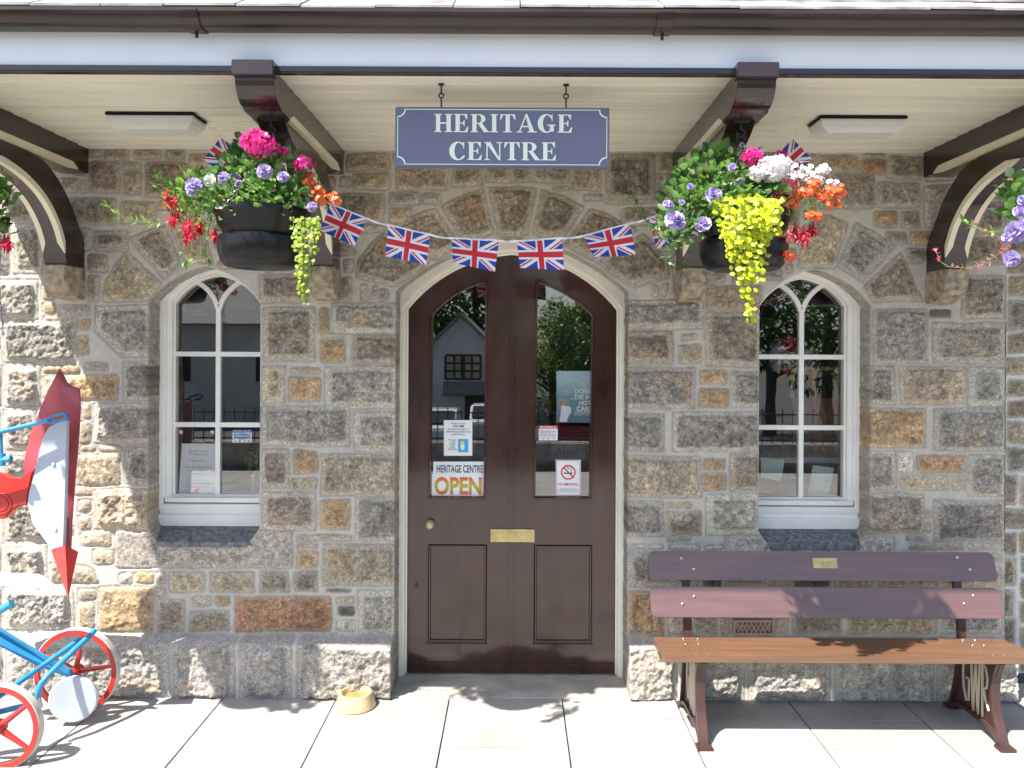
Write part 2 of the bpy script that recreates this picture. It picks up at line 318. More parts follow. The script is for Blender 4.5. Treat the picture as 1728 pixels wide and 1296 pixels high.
# plinth blocks
for x0,x1,ty in [(-420,-180,'p'),(-170,24,'p'),(30,300,'p'),(304,407,'p'),(414,500,'p'),(509,690,'p'),(1020,1138,'p'),(1146,1248,'p'),(1254,1390,'p'),(1397,1560,'p'),(1566,1720,'p'),(-700,-430,'p')]:
    a=xz(x0,1080); b=xz(x1,1080); ST.append(([(a[0],PLZ),(b[0],PLZ),(b[0],-.02),(a[0],-.02)],ty,1))
TY={'g':((.465,.42,.355),(.325,.295,.25)),'b':((.435,.375,.30),(.285,.235,.18)),'t':((.46,.39,.30),(.41,.335,.24)),'o':((.45,.345,.23),(.42,.285,.16)),'r':((.39,.27,.18),(.335,.19,.11)),'d':((.17,.155,.135),(.125,.115,.10)),'w':((.55,.50,.43),(.52,.46,.39)),'k':((.44,.39,.325),(.42,.37,.31)),'p':((.46,.43,.385),(.41,.385,.34))}
MORT=np.array((.51,.475,.415))
def stone_wall(name, x0,x1,z0,z1, step, y0, stones, openings, parent, plinth=None, seed=1, mort=MORT, fillrange=(.10,.34,.07,.17), revdepth=.30, label=None):
    nx=int((x1-x0)/step)+1; nz=int((z1-z0)/step)+1
    X,Z=np.meshgrid(np.linspace(x0,x1,nx),np.linspace(z0,z1,nz)); X=X.astype(np.float64)
    wx=X+fbm(X,Z,9,seed,3)*.016+fbm(X,Z,45,seed+9,2)*.006; wz=Z+fbm(X,Z,9,seed+20,3)*.016+fbm(X,Z,45,seed+29,2)*.006
    # --- fill what was not traced with small random rubble
    cs=.012; gx=int((x1-x0)/cs); gz=int((z1-z0)/cs); occ=np.zeros((gz,gx),bool)
    GX,GZ=np.meshgrid(x0+(np.arange(gx)+.5)*cs,z0+(np.arange(gz)+.5)*cs)
    for poly,ty,m in stones: occ|=inpoly(GX,GZ,offset(poly,.010))
    for op in openings: occ|=inpoly(GX,GZ,op)
    if plinth: occ|=(GZ<plinth+.01)
    rr=random.Random(seed); extra=[]
    for j in range(gz-1,-1,-1):
        for i in range(gx):
            if occ[j,i]: continue
            w=1; wm=int(rr.uniform(fillrange[0],fillrange[1])/cs); hm=int(rr.uniform(fillrange[2],fillrange[3])/cs)
            while w<wm and i+w<gx and not occ[j,i+w]: w+=1
            h=1
            while h<hm and j-h>=0 and not occ[j-h,i:i+w].any(): h+=1
            occ[j-h+1:j+1,i:i+w]=True
            if w>=4 and h>=4 and w*h>=24:
                a,b=x0+i*cs+.006,x0+(i+w)*cs-.006; t,bb=z0+(j+1)*cs-.006,z0+(j+1-h)*cs+.006; q=lambda:rr.uniform(-.008,.008)
                extra.append(([(a+q(),t+q()),(b+q(),t+q()),(b+q(),bb+q()),(a+q(),bb+q())],rr.choice('gbbttto' if w*h<160 else 'gbbt'),w*h>190))
    allst=stones+extra
    S=np.full(X.shape,-1.0); ID=np.full(X.shape,-1,int)
    for k,(poly,ty,m) in enumerate(allst):
        xs=[p[0] for p in poly]; zs=[p[1] for p in poly]
        i0=max(0,int((min(xs)-.03-x0)/step)); i1=min(nx,int((max(xs)+.03-x0)/step)+2); j0=max(0,int((min(zs)-.03-z0)/step)); j1=min(nz,int((max(zs)+.03-z0)/step)+2)
        if i0>=i1 or j0>=j1: continue
        sl=(slice(j0,j1),slice(i0,i1)); n=len(poly); A=sum(poly[i][0]*poly[(i+1)%n][1]-poly[(i+1)%n][0]*poly[i][1] for i in range(n)); sg=-1 if A>0 else 1
        ds=[]
        for i in range(n):
            (ax,az),(bx,bz)=poly[i],poly[(i+1)%n]; l=math.hypot(bx-ax,bz-az)
            if l<1e-6: continue
            ds.append(((bz-az)*-(wx[sl]-ax)+(bx-ax)*(wz[sl]-az))/l*-sg)
        rr2=.004 if m else .006
        sm=-rr2*np.log(np.sum([np.exp(-np.clip(d,-.2,.2)/rr2) for d in ds],axis=0))
        up=(sm>S[sl])&(sm>-.02); S[sl]=np.where(up,sm,S[sl]); ID[sl]=np.where(up,k,ID[sl])
    rs=np.random.RandomState(seed+5); K=len(allst)
    marg=np.array([m*1.0 for _,_,m in allst]+[0]); mcol=np.array([TY[t][0] for _,t,_ in allst]+[mort]); ccol=np.array([TY[t][1] for _,t,_ in allst]+[mort])
    val=np.append(rs.uniform(.88,1.14,K),1); mw=np.append(rs.uniform(.022,.040,K),.03); isp=np.array([t=='p' for _,t,_ in allst]+[False]); smooth=np.array([t=='k' for _,t,_ in allst]+[False])
    rel=np.append(rs.uniform(.010,.022,K),0)
    tilt=np.append(rs.uniform(-1,1,K),0)
    hue=np.append(rs.uniform(-1,1,K),0)
    inside=S>0; id_=np.where(inside,ID,K)
    n1=fbm(X,Z,14,seed+40,5,.6); n2=fbm(X,Z,60,seed+50,4,.65); n3=fbm(X,Z,5,seed+60,3); n4=fbm(X,Z,24,seed+70,4,.6)
    e=np.where(inside,sstep(0,.007,S),0)
    mm=marg[id_]; core=np.where(mm>0, sstep(mw[id_]-.004,mw[id_]+.005,S+n4*.020), sstep(.004,.03,S))
    ridg=1-np.abs(n4)*4
    H=e*.004+np.where(mm>0,core*(rel[id_]+(n1*.034+n2*.022+ridg*.004)*np.where(isp[id_],.75,1)),core*(.006+n1*.016+n2*.010)*np.where(smooth[id_],.2,1))
    H=H+np.where(isp[id_],core*(.008+n1*.008),0)
    gro=np.exp(-((S-.001)/.004)**2); H=H-gro*.006+(1-e)*(n4*.004+.0022)+n2*.0035*(.35+.65*e)
    if plinth:
        wv=plinth+fbm(X,X*0,12,seed+80,3)*.012
        H=H+.088*(1-sstep(wv-.028,wv+.004,Z))
    # --- stone's own colours
    c=mcol[id_]*(1-core[...,None])+ccol[id_]*core[...,None]
    c=c*val[id_][...,None]
    nn=(n1*.9+n4*.7+n3*.5)
    c=c*(1+np.clip(nn*1.05,-.45,.5)[...,None]*(.35+.65*core)[...,None])
    rust=sstep(.16,.30,n3+n1*.6+hue[id_]*.10)*inside*core; c=c*(1-rust[...,None]*.4)+np.array((.33,.20,.10))*(rust*.4)[...,None]
    dark=sstep(.12,.24,n4+.25*n1-hue[id_]*.08)*core; c=c*(1-.38*dark[...,None])
    pale=sstep(.10,.25,-n4+n2*.5)*inside*core; c=c*(1-pale[...,None]*.35)+np.array((.42,.38,.32))*(pale*.35)[...,None]
    fl=sstep(.05,.16,fbm(X,Z,75,seed+110,2,.6)); dk=sstep(.05,.17,fbm(X,Z,62,seed+120,2,.6)); c=c*(1+(.27*fl-.27*dk)*(.30+.7*core)*np.where(isp[id_],.5,1))[...,None]
    c=c*(1-.22*sstep(.06,.2,fbm(X,Z,18,seed+130,4,.65))*core)[...,None]
    mc=np.array(mort)*(1+n1*.35+n4*.25)[...,None]
    tint=1+rs.uniform(-.022,.022,(K+1,3)); tint[K]=1; c=c*tint[id_]
    cm=np.where(inside,e,0)[...,None]; c=mc*(1-cm)+c*cm; c=c*(1-.26*gro)[...,None]
    speck=(np.where(inside,e,0)*.8+.2).reshape(-1)
    c=np.clip(c,.02,.9)
    V=np.stack([X,y0-H,Z],-1).reshape(-1,3); COL=c.reshape(-1,3)
    idx=np.arange(nx*nz).reshape(nz,nx); Q=np.stack([idx[:-1,:-1],idx[:-1,1:],idx[1:,1:],idx[1:,:-1]],-1).reshape(-1,4)
    cxx=V[Q][:,:,0].mean(1); czz=V[Q][:,:,2].mean(1); gone=np.zeros(len(Q),bool); own=np.full(len(Q),-1)
    for k,op in enumerate(openings): q=inpoly(cxx,czz,op); gone|=q; own[q]=k
    keep=Q[~gone]; rem=Q[gone]; ro=own[gone]
    bverts={}
    kset=np.zeros(len(V),bool); kset[keep.ravel()]=True
    for q,o in zip(rem,ro):
        for v in q:
            if kset[v]: bverts[v]=o
    for v,o in bverts.items():
        op=openings[o]; p=V[v,[0,2]]; best=None
        for i in range(len(op)):
            a=np.array(op[i]); b=np.array(op[(i+1)%len(op)]); ab=b-a; t=np.clip(np.dot(p-a,ab)/np.dot(ab,ab),0,1); q=a+t*ab; d=np.sum((p-q)**2)
            if best is None or d<best[0]: best=(d,q)
        V[v,0],V[v,2]=best[1]
    # --- reveals: boundary edges pulled back into the wall
    ed={}
    for q in rem:
        for a,b in ((0,1),(1,2),(2,3),(3,0)):
            A,B=int(q[a]),int(q[b])
            if kset[A] and kset[B]:
                k=(min(A,B),max(A,B)); ed[k]=None if k in ed else (A,B)
    newv=[];newc=[];newq=[]; base=len(V); cache={}
    ND=10
    def col(v):
        if v in cache: return cache[v]
        p=V[v]; ids=[v]; o=openings[bverts.get(v,0)]
        ocx=sum(q[0] for q in o)/len(o); ocz=sum(q[1] for q in o)/len(o); dr=np.array([ocx-p[0],0,(ocz-p[2])*.15]); dr/=np.linalg.norm(dr)+1e-9
        cb=COL[v]
        for k in range(1,ND+1):
            t=k/ND; y=p[1]+(y0+revdepth-p[1])*t; s=float(fbm(np.array([y*1.0]),np.array([p[2]+p[0]*.7]),30,seed+90,3)[0])*.010*min(1,k/2)
            s+=-.0015
            ids.append(base+len(newv)); newv.append([p[0]-dr[0]*s*-1.0,y,p[2]-dr[2]*s*-1.0]); newc.append(cb*(.86+.5*float(fbm(np.array([y]),np.array([p[2]]),40,seed+95,2)[0])))
        cache[v]=ids; return ids
    for k,e2 in ed.items():
        if e2 is None: continue
        A,B=e2; ca,cb=col(A),col(B)
        for i in range(ND): newq.append((ca[i],cb[i],cb[i+1],ca[i+1]))
    if newv: V=np.vstack([V,np.array(newv)]); speck=np.append(speck,np.ones(len(newv))); COL=np.vstack([COL,np.array(newc)]); keep=np.vstack([keep,np.array(newq)])
    used=np.zeros(len(V),bool); used[keep.ravel()]=True; remap=np.cumsum(used)-1; V=V[used]; COL=COL[used]; speck=speck[used]; keep=remap[keep]
    me=bpy.data.meshes.new(name); me.vertices.add(len(V)); me.vertices.foreach_set('co',(V-np.array(BASE[parent])).astype(np.float32).ravel())
    me.loops.add(keep.size); me.loops.foreach_set('vertex_index',keep.ravel().astype(np.int32)); me.polygons.add(len(keep)); me.polygons.foreach_set('loop_start',(np.arange(len(keep))*4).astype(np.int32))
    me.update(calc_edges=True); me.validate()
    ca=me.color_attributes.new('stone','FLOAT_COLOR','POINT'); ca.data.foreach_set('color',np.hstack([COL,speck[:,None]]).astype(np.float32).ravel())
    me.polygons.foreach_set('use_smooth',[True]*len(me.polygons))
    me.materials.append(M['stone']); o=bpy.data.objects.new(name,me); C.objects.link(o); o.parent=parent; BASE[o]=BASE[parent]
    if label: o['label']=label
    return o
def stonemat():
    m,nt,b=nm('granite_rubble'); N=nt.nodes; L=nt.links
    at=N.new('ShaderNodeAttribute'); at.attribute_name='stone'; tc=N.new('ShaderNodeTexCoord')
    n1=N.new('ShaderNodeTexNoise'); n1.inputs['Scale'].default_value=190; n1.inputs['Detail'].default_value=3; n1.inputs['Roughness'].default_value=.7
    vo=N.new('ShaderNodeTexVoronoi'); vo.inputs['Scale'].default_value=130
    for t in (n1,vo): L.new(tc.outputs['Object'],t.inputs['Vector'])
    mr=N.new('ShaderNodeMapRange'); mr.inputs['From Min'].default_value=.3; mr.inputs['From Max'].default_value=.7; mr.inputs['To Min'].default_value=.50; mr.inputs['To Max'].default_value=1.50; L.new(n1.outputs['Fac'],mr.inputs[0])
    sp=N.new('ShaderNodeSeparateColor'); L.new(vo.outputs['Color'],sp.inputs[0])
    m2=N.new('ShaderNodeMapRange'); m2.inputs['To Min'].default_value=.72; m2.inputs['To Max'].default_value=1.22; L.new(sp.outputs[0],m2.inputs[0])
    mu=N.new('ShaderNodeMath'); mu.operation='MULTIPLY'; L.new(mr.outputs[0],mu.inputs[0]); L.new(m2.outputs[0],mu.inputs[1])
    mx=N.new('ShaderNodeMix'); mx.data_type='FLOAT'; L.new(at.outputs['Alpha'],mx.inputs[0]); mx.inputs[2].default_value=1; L.new(mu.outputs[0],mx.inputs[3])
    vm=N.new('ShaderNodeVectorMath'); vm.operation='SCALE'; L.new(at.outputs['Color'],vm.inputs[0]); L.new(mx.outputs[0],vm.inputs['Scale']); L.new(vm.outputs[0],b.inputs['Base Color'])
    b.inputs['Roughness'].default_value=.85; b.inputs['Specular IOR Level'].default_value=.3
    bp=N.new('ShaderNodeBump'); bp.inputs['Strength'].default_value=.55; bp.inputs['Distance'].default_value=.004; L.new(n1.outputs['Fac'],bp.inputs['Height']); L.new(bp.outputs[0],b.inputs['Normal'])
    return m
M['stone']=stonemat()
# ================================================================== BUILDING
B=thing('station_building','old granite station building with brown arched door, two white arched windows and deep bracketed eaves','building',(0,0,0))
XR=PX(1697)
stone_wall('wall',-3.45,XR,-.03,2.80,.006,0,ST,[OPL,OPR,OPD],B,plinth=PLZ,seed=11)
stone_wall('wall',XR-.1,4.4,-.03,2.80,.010,.34,[],[],B,seed=77,mort=np.array((.78,.76,.72)),fillrange=(.14,.36,.09,.2),label='set-back stretch of rubble wall with pale wide mortar')
# corner return between the two faces
mb=MB(); nz=60
for i in range(nz):
    a=-.03+2.83*i/nz; b2=-.03+2.83*(i+1)/nz; hh=lambda z:(.09 if z<PLZ-.02 else .004)
    mb.add([(XR,-hh(a),a),(XR,.36,a),(XR,.36,b2),(XR,-hh(b2),b2)],[(0,1,2,3)])
M['quoin']=mat('quoin_granite',(.30,.27,.235),.85,.35,9,.6,70)
mb.build('quoin',M['quoin'],B)
SOFZ=2.767; EV=1.13
# ------------------------------------------------------------------ roof, soffit, fascia, gutter
RX0,RX1,RXL=-2.75,3.6,-2.95
mb=MB(); y=-.0; nb=11; w=(EV-.0)/nb
for i in range(nb):
    a=-(i*w)+.02*(i==0); b=-(i+1)*w
    mb.prism([(RX0,a,SOFZ+.001),(RX0,b,SOFZ-.003),(RX0,b,SOFZ+.018),(RX0,a,SOFZ+.018)],(RX1-RX0,0,0))
mb.build('soffit',M['soffit'],B)
mb=MB(); mb.box(RX0,RX1,-EV,-EV-.02,SOFZ+.02,2.935); mb.build('fascia',M['fascia'],B)
mb=MB(); mb.box(RX0,RX1,-EV+.004,-EV-.034,SOFZ-.006,SOFZ+.019); mb.build('fascia_moulding',M['brown'],B,bevel=.004)
prof=[(EV+.02,2.955),(EV+.02,2.885),(EV+.035,2.872),(EV+.075,2.868),(EV+.10,2.878),(EV+.115,2.90),(EV+.12,2.925),(EV+.135,2.935),(EV+.135,2.957),(EV+.125,2.957),(EV+.125,2.942),(EV+.11,2.93),(EV+.10,2.90),(EV+.07,2.882),(EV+.04,2.884),(EV+.03,2.90),(EV+.03,2.955)]
sq=lambda z:2.957-(2.957-z)*.62
mb=MB(); mb.prism([(RX0-.02,-d,sq(z)) for d,z in prof],(RX1-RX0+.04,0,0)); g=mb.build('gutter',M['gutter'],B,smooth=40)
for px in (318,1120):
    x=PX(px,1.25); mb=MB(); pr=[(EV+.018,2.88),(EV+.035,2.864),(EV+.078,2.859),(EV+.108,2.872),(EV+.124,2.90),(EV+.129,2.925),(EV+.141,2.932),(EV+.141,2.952),(EV+.02,2.952)]
    mb.prism([(x-.03,-d,sq(z)) for d,z in pr],(.06,0,0)); mb.tube([(x,-EV-.06,2.90),(x,-EV-.06,2.875)],.006,8); mb.build('gutter_joint',M['gutter'],g,bevel=.002)
mb=MB(); rr=random.Random(3); tan=.62
for r in range(24):
    x=RXL+.001*(r%2)-(.12 if r%2 else 0)
    d0=EV+.10-r*.14
    while x<RX1:
        w=rr.uniform(.2,.28); dz=rr.uniform(0,.004); x1=min(x+w-.004,RX1); xa=max(x,RXL)
        if x1>xa+.02:
            jit=rr.uniform(-.006,.006); zf=2.972+r*.14*tan+dz; db=d0-.24
            a=[(xa,-d0-jit,zf),(x1,-d0-jit,zf+rr.uniform(-.001,.001)),(x1,-db,zf+.24*tan-.014),(xa,-db,zf+.24*tan-.014)]
            mb.prism(a,(0,0,.009))
        x+=w
roof=mb.build('roof',M['slate'],B)
mb=MB(); mb.prism([(RX0,-EV-.02,2.94),(RX0,-EV+.0,2.94),(RX0,2.1,2.94),(RX0,2.1,2.95+tan*3.2)],(RX1-RX0,0,0)); mb.prism([(RXL,-EV-.08,2.948),(RXL,2.1,2.948+tan*3.31),(RXL,2.1,2.93+tan*3.31),(RXL,-EV-.08,2.93)],(RX0-RXL-.002,0,0)); mb.build('roof_carcass',M['brown'],B)
# ------------------------------------------------------------------ brackets
def bracket(xc):
    w=.0715; x0,x1=xc-w,xc+w; zb,zt=2.641,SOFZ+.004
    mb=MB()
    # beam with ogee nose and capping block, bottom arrises chamfered cream
    D1=1.19; n=8
    nose=[(D1,zt-.008)]
    nose+=[(D1-.004-.085*(1-math.cos(PI/2*i/n)),zt-.03-(.09)*math.sin(PI/2*i/n)) for i in range(n+1)]
    nose+=[(D1-.10,zb)]
    pr=[(-.0,zt),(D1-.03,zt)]+[(D1-.03,zt-.008)]+nose[1:]+[(-.0,zb)]
    c=.02
    prof=pr
    mb.prism([(x0,-d,z) for d,z in prof],(2*w,0,0))
    o=mb.build('eave_bracket',M['brown'],B,bevel=.003)
    mb=MB(); mb.box(x0-.004,x1+.004,-D1+.04,-D1-.018,zt-.034,zt+.022); mb.build('cap',M['brown'],o,bevel=.003)
    # stopped chamfer strips (cream) on beam's lower arrises
    mb=MB()
    for s,x in ((-1,x0),(1,x1)):
        e=.0018; da,db=.10,.98; k=.028
        A=[(x+s*e,-da,zb+.004),(x+s*e,-da-.05,zb+k),(x+s*e,-db+.05,zb+k),(x+s*e,-db,zb+.004)]
        mb.prism(A,(-s*.006,0,0)); mb.prism([(x+s*e,-da,zb-.002),(x+s*e,-db,zb-.002),(x-s*k,-db+.05,zb-.002),(x-s*k,-da-.05,zb-.002)],(0,0,.005))
    mb.build('chamfer',M['cream'],o)
    # curved brace
    bw=.054; bx0,bx1=xc-bw,xc+bw
    out=[(.0,2.155),(.0,2.27),(.085,2.40),(.19,2.52),(.33,2.61),(.48,zb)]; inn=[(.165,2.155),(.19,2.235),(.25,2.345),(.35,2.44),(.48,2.505),(.62,2.54),(.80,2.565),(.92,2.60),(.99,zb)]
    def sm(p,n=24):
        q=[]
        for i in range(len(p)-1):
            a=p[max(i-1,0)];b=p[i];c=p[i+1];d=p[min(i+2,len(p)-1)]
            for k in range(4):
                t=k/4; q.append(tuple(.5*((2*b[j])+(-a[j]+c[j])*t+(2*a[j]-5*b[j]+4*c[j]-d[j])*t*t+(-a[j]+3*b[j]-3*c[j]+d[j])*t**3) for j in (0,1)))
        return q+[p[-1]]
    so,si=sm(out),sm(inn)
    mb=MB(); mb.prism([(bx0,-d,z) for d,z in so+si[::-1]],(2*bw,0,0)); br=mb.build('brace',M['brown'],o,smooth=35)
    mb=MB(); k=.024
    seg=si[3:-9]
    for s,x in ((-1,bx0),(1,bx1)):
        L0=[];L1=[];L2=[]
        for i,(d,z) in enumerate(seg):
            a=Vector(seg[max(i-1,0)]);b=Vector(seg[min(i+1,len(seg)-1)]); t=(b-a).normalized(); nrm=Vector((-t.y,t.x)); kk=k*min(1,(i)/2,(len(seg)-1-i)/2)+.001
            L0.append((x+s*.0016,-(d+nrm.x*kk),z+nrm.y*kk)); L1.append((x+s*.0016,-(d-nrm.x*.002),z-nrm.y*.002)); L2.append((x-s*kk,-(d-nrm.x*.002),z-nrm.y*.002))
        mb.loft([L0,L1,L2],closed=False)
    mb.build('chamfer',M['cream'],o)
    # stone corbel under the brace
    mb=MB(); cw=.060; cz=2.155
    mb.prism([(xc-cw,-d,z) for d,z in [(-.0,cz),(.19,cz),(.19,cz-.05)]+[(.19-.17*(1-math.cos(PI/2*i/8)),cz-.05-.11*math.sin(PI/2*i/8)) for i in range(1,9)]+[(0,cz-.16)]],(2*cw,0,0))
    mb.build('corbel',M['corbel'],o,bevel=.006)
    mb=MB(); hz=zb; hy=-.985
    mb.tube([(xc,hy,hz+.02),(xc,hy,hz-.03)]+[(xc+.016*math.sin(a),hy,hz-.046+.016*math.cos(a)) for a in [PI*2*i/12 for i in range(11)]],.004,6)
    mb.box(xc-.03,xc+.03,hy-.03,hy+.03,hz-.006,hz+.004)
    mb.build('hook',M['iron'],o)
    return o
M['corbel']=mat('corbel_granite',(.35,.29,.215),.9,.38,28,1.0,110)
BRX=[-2.262,-.955,.872,2.155]
for x in BRX: bracket(x)
# ------------------------------------------------------------------ windows
def window(cx):
    e=.135; gy=.20
    g=[(370,517),(335,482),(370,469)]
    zs=PZ(515,-gy); za=PZ(469,-gy); zb=PZ(836,-gy); hw=.2275
    head=arc3((cx-hw,zs),(cx-hw*.5,zs+(za-zs)*.74),(cx,za),10)+arc3((cx,za),(cx+hw*.5,zs+(za-zs)*.74),(cx+hw,zs),10)[1:]
    loop=[(cx-hw,zb)]+head+[(cx+hw,zb)]
    L=lambda d,y:[(p[0],y,p[1]) for p in offset(loop,d)]
    mb=MB(); mb.loft([L(.072,gy+.03),L(.072,e),L(.046,e),L(.041,e+.012),L(.036,e+.012),L(.031,e+.028),L(.012,e+.034),L(.006,gy-.014),L(0,gy-.012),L(0,gy+.03)])
    zf=PZ(889,-e)
    mb.box(cx-.30,cx+.30,e+.012,gy+.03,zf-.01,zb-.012); mb.box(cx-.30,cx+.30,e-.006,e+.02,zf-.01,zf+.055)
    mb.box(cx-.0125,cx+.0125,gy-.012,gy+.015,zb,PZ(519,-gy))
    for py in (600,719): z=PZ(py,-gy); mb.box(cx-hw,cx-.0125,gy-.010,gy+.014,z-.0125,z+.0125); mb.box(cx+.0125,cx+hw,gy-.010,gy+.014,z-.0125,z+.0125)
    for s in (-1,1):
        z0=PZ(523,-gy); ex=cx+s*hw*.53; ez=zs+(za-zs)*.80
        mb.ribbon(arc3((cx+s*.004,z0),(cx+s*hw*.22,z0+(ez-z0)*.62),(ex,ez),8),.024,gy-.011,gy+.014)
    w=mb.build('window',M['white'],B,smooth=30)
    mb=MB(); mb.xz(offset(loop,.004),gy+.003,gy+.006); mb.build('pane',M['glass'],w)
    zl=PZ(918); z1=PZ(889,-e); n=14
    a=[(cx-WHW+.055,zl),(cx+WHW-.055,zl)]
    mb=MB(); rows=[]
    for i in range(n+1):
        t=i/n; y=-.012+(e+.012)*t; z=zl+.004+(z1-zl-.004)*t; ins=.055*(1-min(1,t*1.6))+.002; rows.append([(cx-WHW+ins-.02,y,z-.02),(cx-WHW+ins,y,z),(cx+WHW-ins,y,z),(cx+WHW-ins+.02,y,z-.02)])
    mb.loft(rows,closed=False); mb.add([(cx-WHW+.057,-.012,zl+.004),(cx+WHW-.057,-.012,zl+.004),(cx+WHW-.057,-.012,zl-.02),(cx-WHW+.057,-.012,zl-.02)],[(0,1,2,3)])
    mb.add([(cx-WHW-.02,-.004,zl-.03),(cx+WHW+.02,-.004,zl-.03),(cx+WHW+.02,.2,zl-.03),(cx-WHW-.02,.2,zl-.03)],[(0,1,2,3)])
    mb.build('sill',M['sill'],w)
    return w,loop,zb
winL=window(WL); winR=window(WR)
# ------------------------------------------------------------------ door
fy,dy=.165,.205
def D(px,py,y=dy): p=P(px,py,-y); return (p.x,p.z)
def leafloop(k=0):
    a=D(690,522);b=D(757,464);c=D(865,431);d=D(975,466);e=D(1040,524)
    return [(a[0],.0)]+arc3(a,b,c,14)+arc3(c,d,e,14)[1:]+[(e[0],.0)]
LL=leafloop()
def fl(d,y): q=offset(LL,d); q=[(x,max(z,.0)) if i not in(0,len(q)-1) else (x,.0) for i,(x,z) in enumerate(q)]; return [(x,y,z) for x,z in q]
mb=MB(); mb.loft([fl(.09,fy+.08),fl(.09,fy),fl(.030,fy),fl(.024,fy+.010),fl(.012,fy+.012),fl(.008,fy+.028),fl(.001,fy+.03),fl(.001,fy+.10)],closed=False)
mb.build('door_frame',M['doorframe'],B,smooth=30)
def topz(x):
    pts=[p for p in LL[1:-1]]
    for (xa,za),(xb,zb) in zip(pts,pts[1:]):
        if xa<=x<=xb: return za+(zb-za)*(x-xa)/(xb-xa+1e-9)
    return pts[0][1] if x<pts[0][0] else pts[-1][1]
mb=MB(); th=.045
xl,xr=LL[0][0]+.002,LL[-1][0]-.002
gl=(D(728,0)[0],D(822,0)[0]); gr=(D(905,0)[0],D(1001,0)[0]); zgb=D(865,841)[1]
ga=arc3(D(728,531),D(763,499),D(822,473),14); gb=arc3(D(905,474),D(962,499),D(1001,532),14)
def zat(pts,x):
    for (xa,za),(xb,zb) in zip(pts,pts[1:]):
        if xa-1e-6<=x<=xb+1e-6: return za+(zb-za)*(x-xa)/(xb-xa+1e-9)
    return pts[0][1]
def column(xa,xb,fn,n):
    for i in range(n):
        a=xa+(xb-xa)*i/n; b=xa+(xb-xa)*(i+1)/n
        mb.add([(a,dy,fn(a)),(b,dy,fn(b)),(b,dy,topz(b)-.002),(a,dy,topz(a)-.002)],[(0,1,2,3)])
zlow=D(865,845)[1]
Zc=lambda x:zgb
column(xl,gl[0],Zc,4); column(gl[0],gl[1],lambda x:zat(ga,x),14); column(gl[1],gr[0],Zc,8); column(gr[0],gr[1],lambda x:zat(gb,x),14); column(gr[1],xr,Zc,4)
pz1,pz0=D(865,918)[1],D(865,1087)[1]; pl=(D(725,0)[0],D(828,0)[0]); pr_=(D(904,0)[0],D(1006,0)[0]); zbot=.012
rect=lambda a,b,c,d:mb.add([(a,dy,c),(b,dy,c),(b,dy,d),(a,dy,d)],[(0,1,2,3)])
rect(xl,xr,pz1,zgb); rect(xl,xr,zbot,pz0); rect(xl,pl[0],pz0,pz1); rect(pl[1],pr_[0],pz0,pz1); rect(pr_[1],xr,pz0,pz1)
mb.add([(xl,dy,zbot),(xr,dy,zbot),(xr,dy+th,zbot),(xl,dy+th,zbot)],[(0,1,2,3)])
for (a,b) in (pl,pr_):
    lp=[(a,pz0),(b,pz0),(b,pz1),(a,pz1)]; q=lambda d,y:[(x,y,z) for x,z in offset(lp,-d)]
    mb.loft([q(0,dy),q(0,dy+.012),q(.006,dy+.013),q(.012,dy+.004),q(.018,dy+.004),q(.022,dy+.014)]); mb.add(q(.022,dy+.014),[(0,1,2,3)])
panes=[]
for pts,(a,b) in ((ga,gl),(gb,gr)):
    lp=[(a,zgb),(b,zgb)]+pts[::-1]; q=lambda d,y:[(x,y,z) for x,z in offset(lp,-d)]
    mb.loft([q(-.006,dy-.001),q(-.003,dy-.006),q(.003,dy-.006),q(.008,dy+.004),q(.009,dy+.022)]); panes.append(lp)
xm=D(867,0)[0]
for dx,wd,hh in ((0,.007,.011),(-.016,.003,.005),(.016,.003,.005)): mb.box(xm+dx-wd,xm+dx+wd,dy-hh,dy+.01,zbot+.06,topz(xm)-.004)
mb.box(xl,xr,dy-.012,dy+.01,zbot,zbot+.055)
door=mb.build('door',M['door'],B,smooth=25)
for lp in panes:
    m2=MB(); m2.xz(offset(lp,-.004),dy+.020,dy+.024); m2.build('pane',M['glass'],door)
mb=MB(); c=P(726,884,-dy); mb.lathe([(.0,.052),(.012,.051),(.021,.044),(.024,.034),(.02,.024),(.010,.018),(.009,.006),(.022,.004),(.022,-.001)],(c.x,dy,c.z),24,axis='y'); mb.build('knob',M['brass'],door,smooth=40)
mb=MB(); a,b=D(828,892),D(902,914); mb.box(a[0],b[0],dy-.0145,dy+.002,a[1],b[1]); a2,b2=D(835,897),D(894,909)
lp=mb.build('letter_plate',M['brass'],door,bevel=.002)
m2=MB(); m2.box(a2[0],b2[0],dy-.017,dy-.012,a2[1],b2[1])
m2.build('letter_flap',M['brass'],door,bevel=.0015)
for px,py in ((702,673),(703,990)):
    c=P(px,py,-dy); m2=MB(); m2.lathe([(0,.006),(.010,.005),(.012,-.001)],(c.x,dy,c.z),16,axis='y'); m2.lathe([(0,.005),(.005,.004),(.006,-.001)],(c.x,dy,c.z+.018),12,axis='y'); m2.build('keyhole_cover',M['brown'],door,smooth=40)
# threshold, doorstep
M['step']=mat('worn_granite_step',(.43,.40,.35),.8,.2,6,.4,90)
mb=MB(); a=OPD[0][0]-.02; b=OPD[-1][0]+.02; mb.box(a,b,-.085,.30,-.05,.006); mb.build('doorstep',M['step'],B,bevel=.004)
mb=MB(); mb.box(xl-.01,xr+.01,dy-.03,dy+.06,.006,.0115); mb.build('threshold',mat('weathered_metal_strip',(.35,.36,.30),.5,.2,9,metal=.4),B)
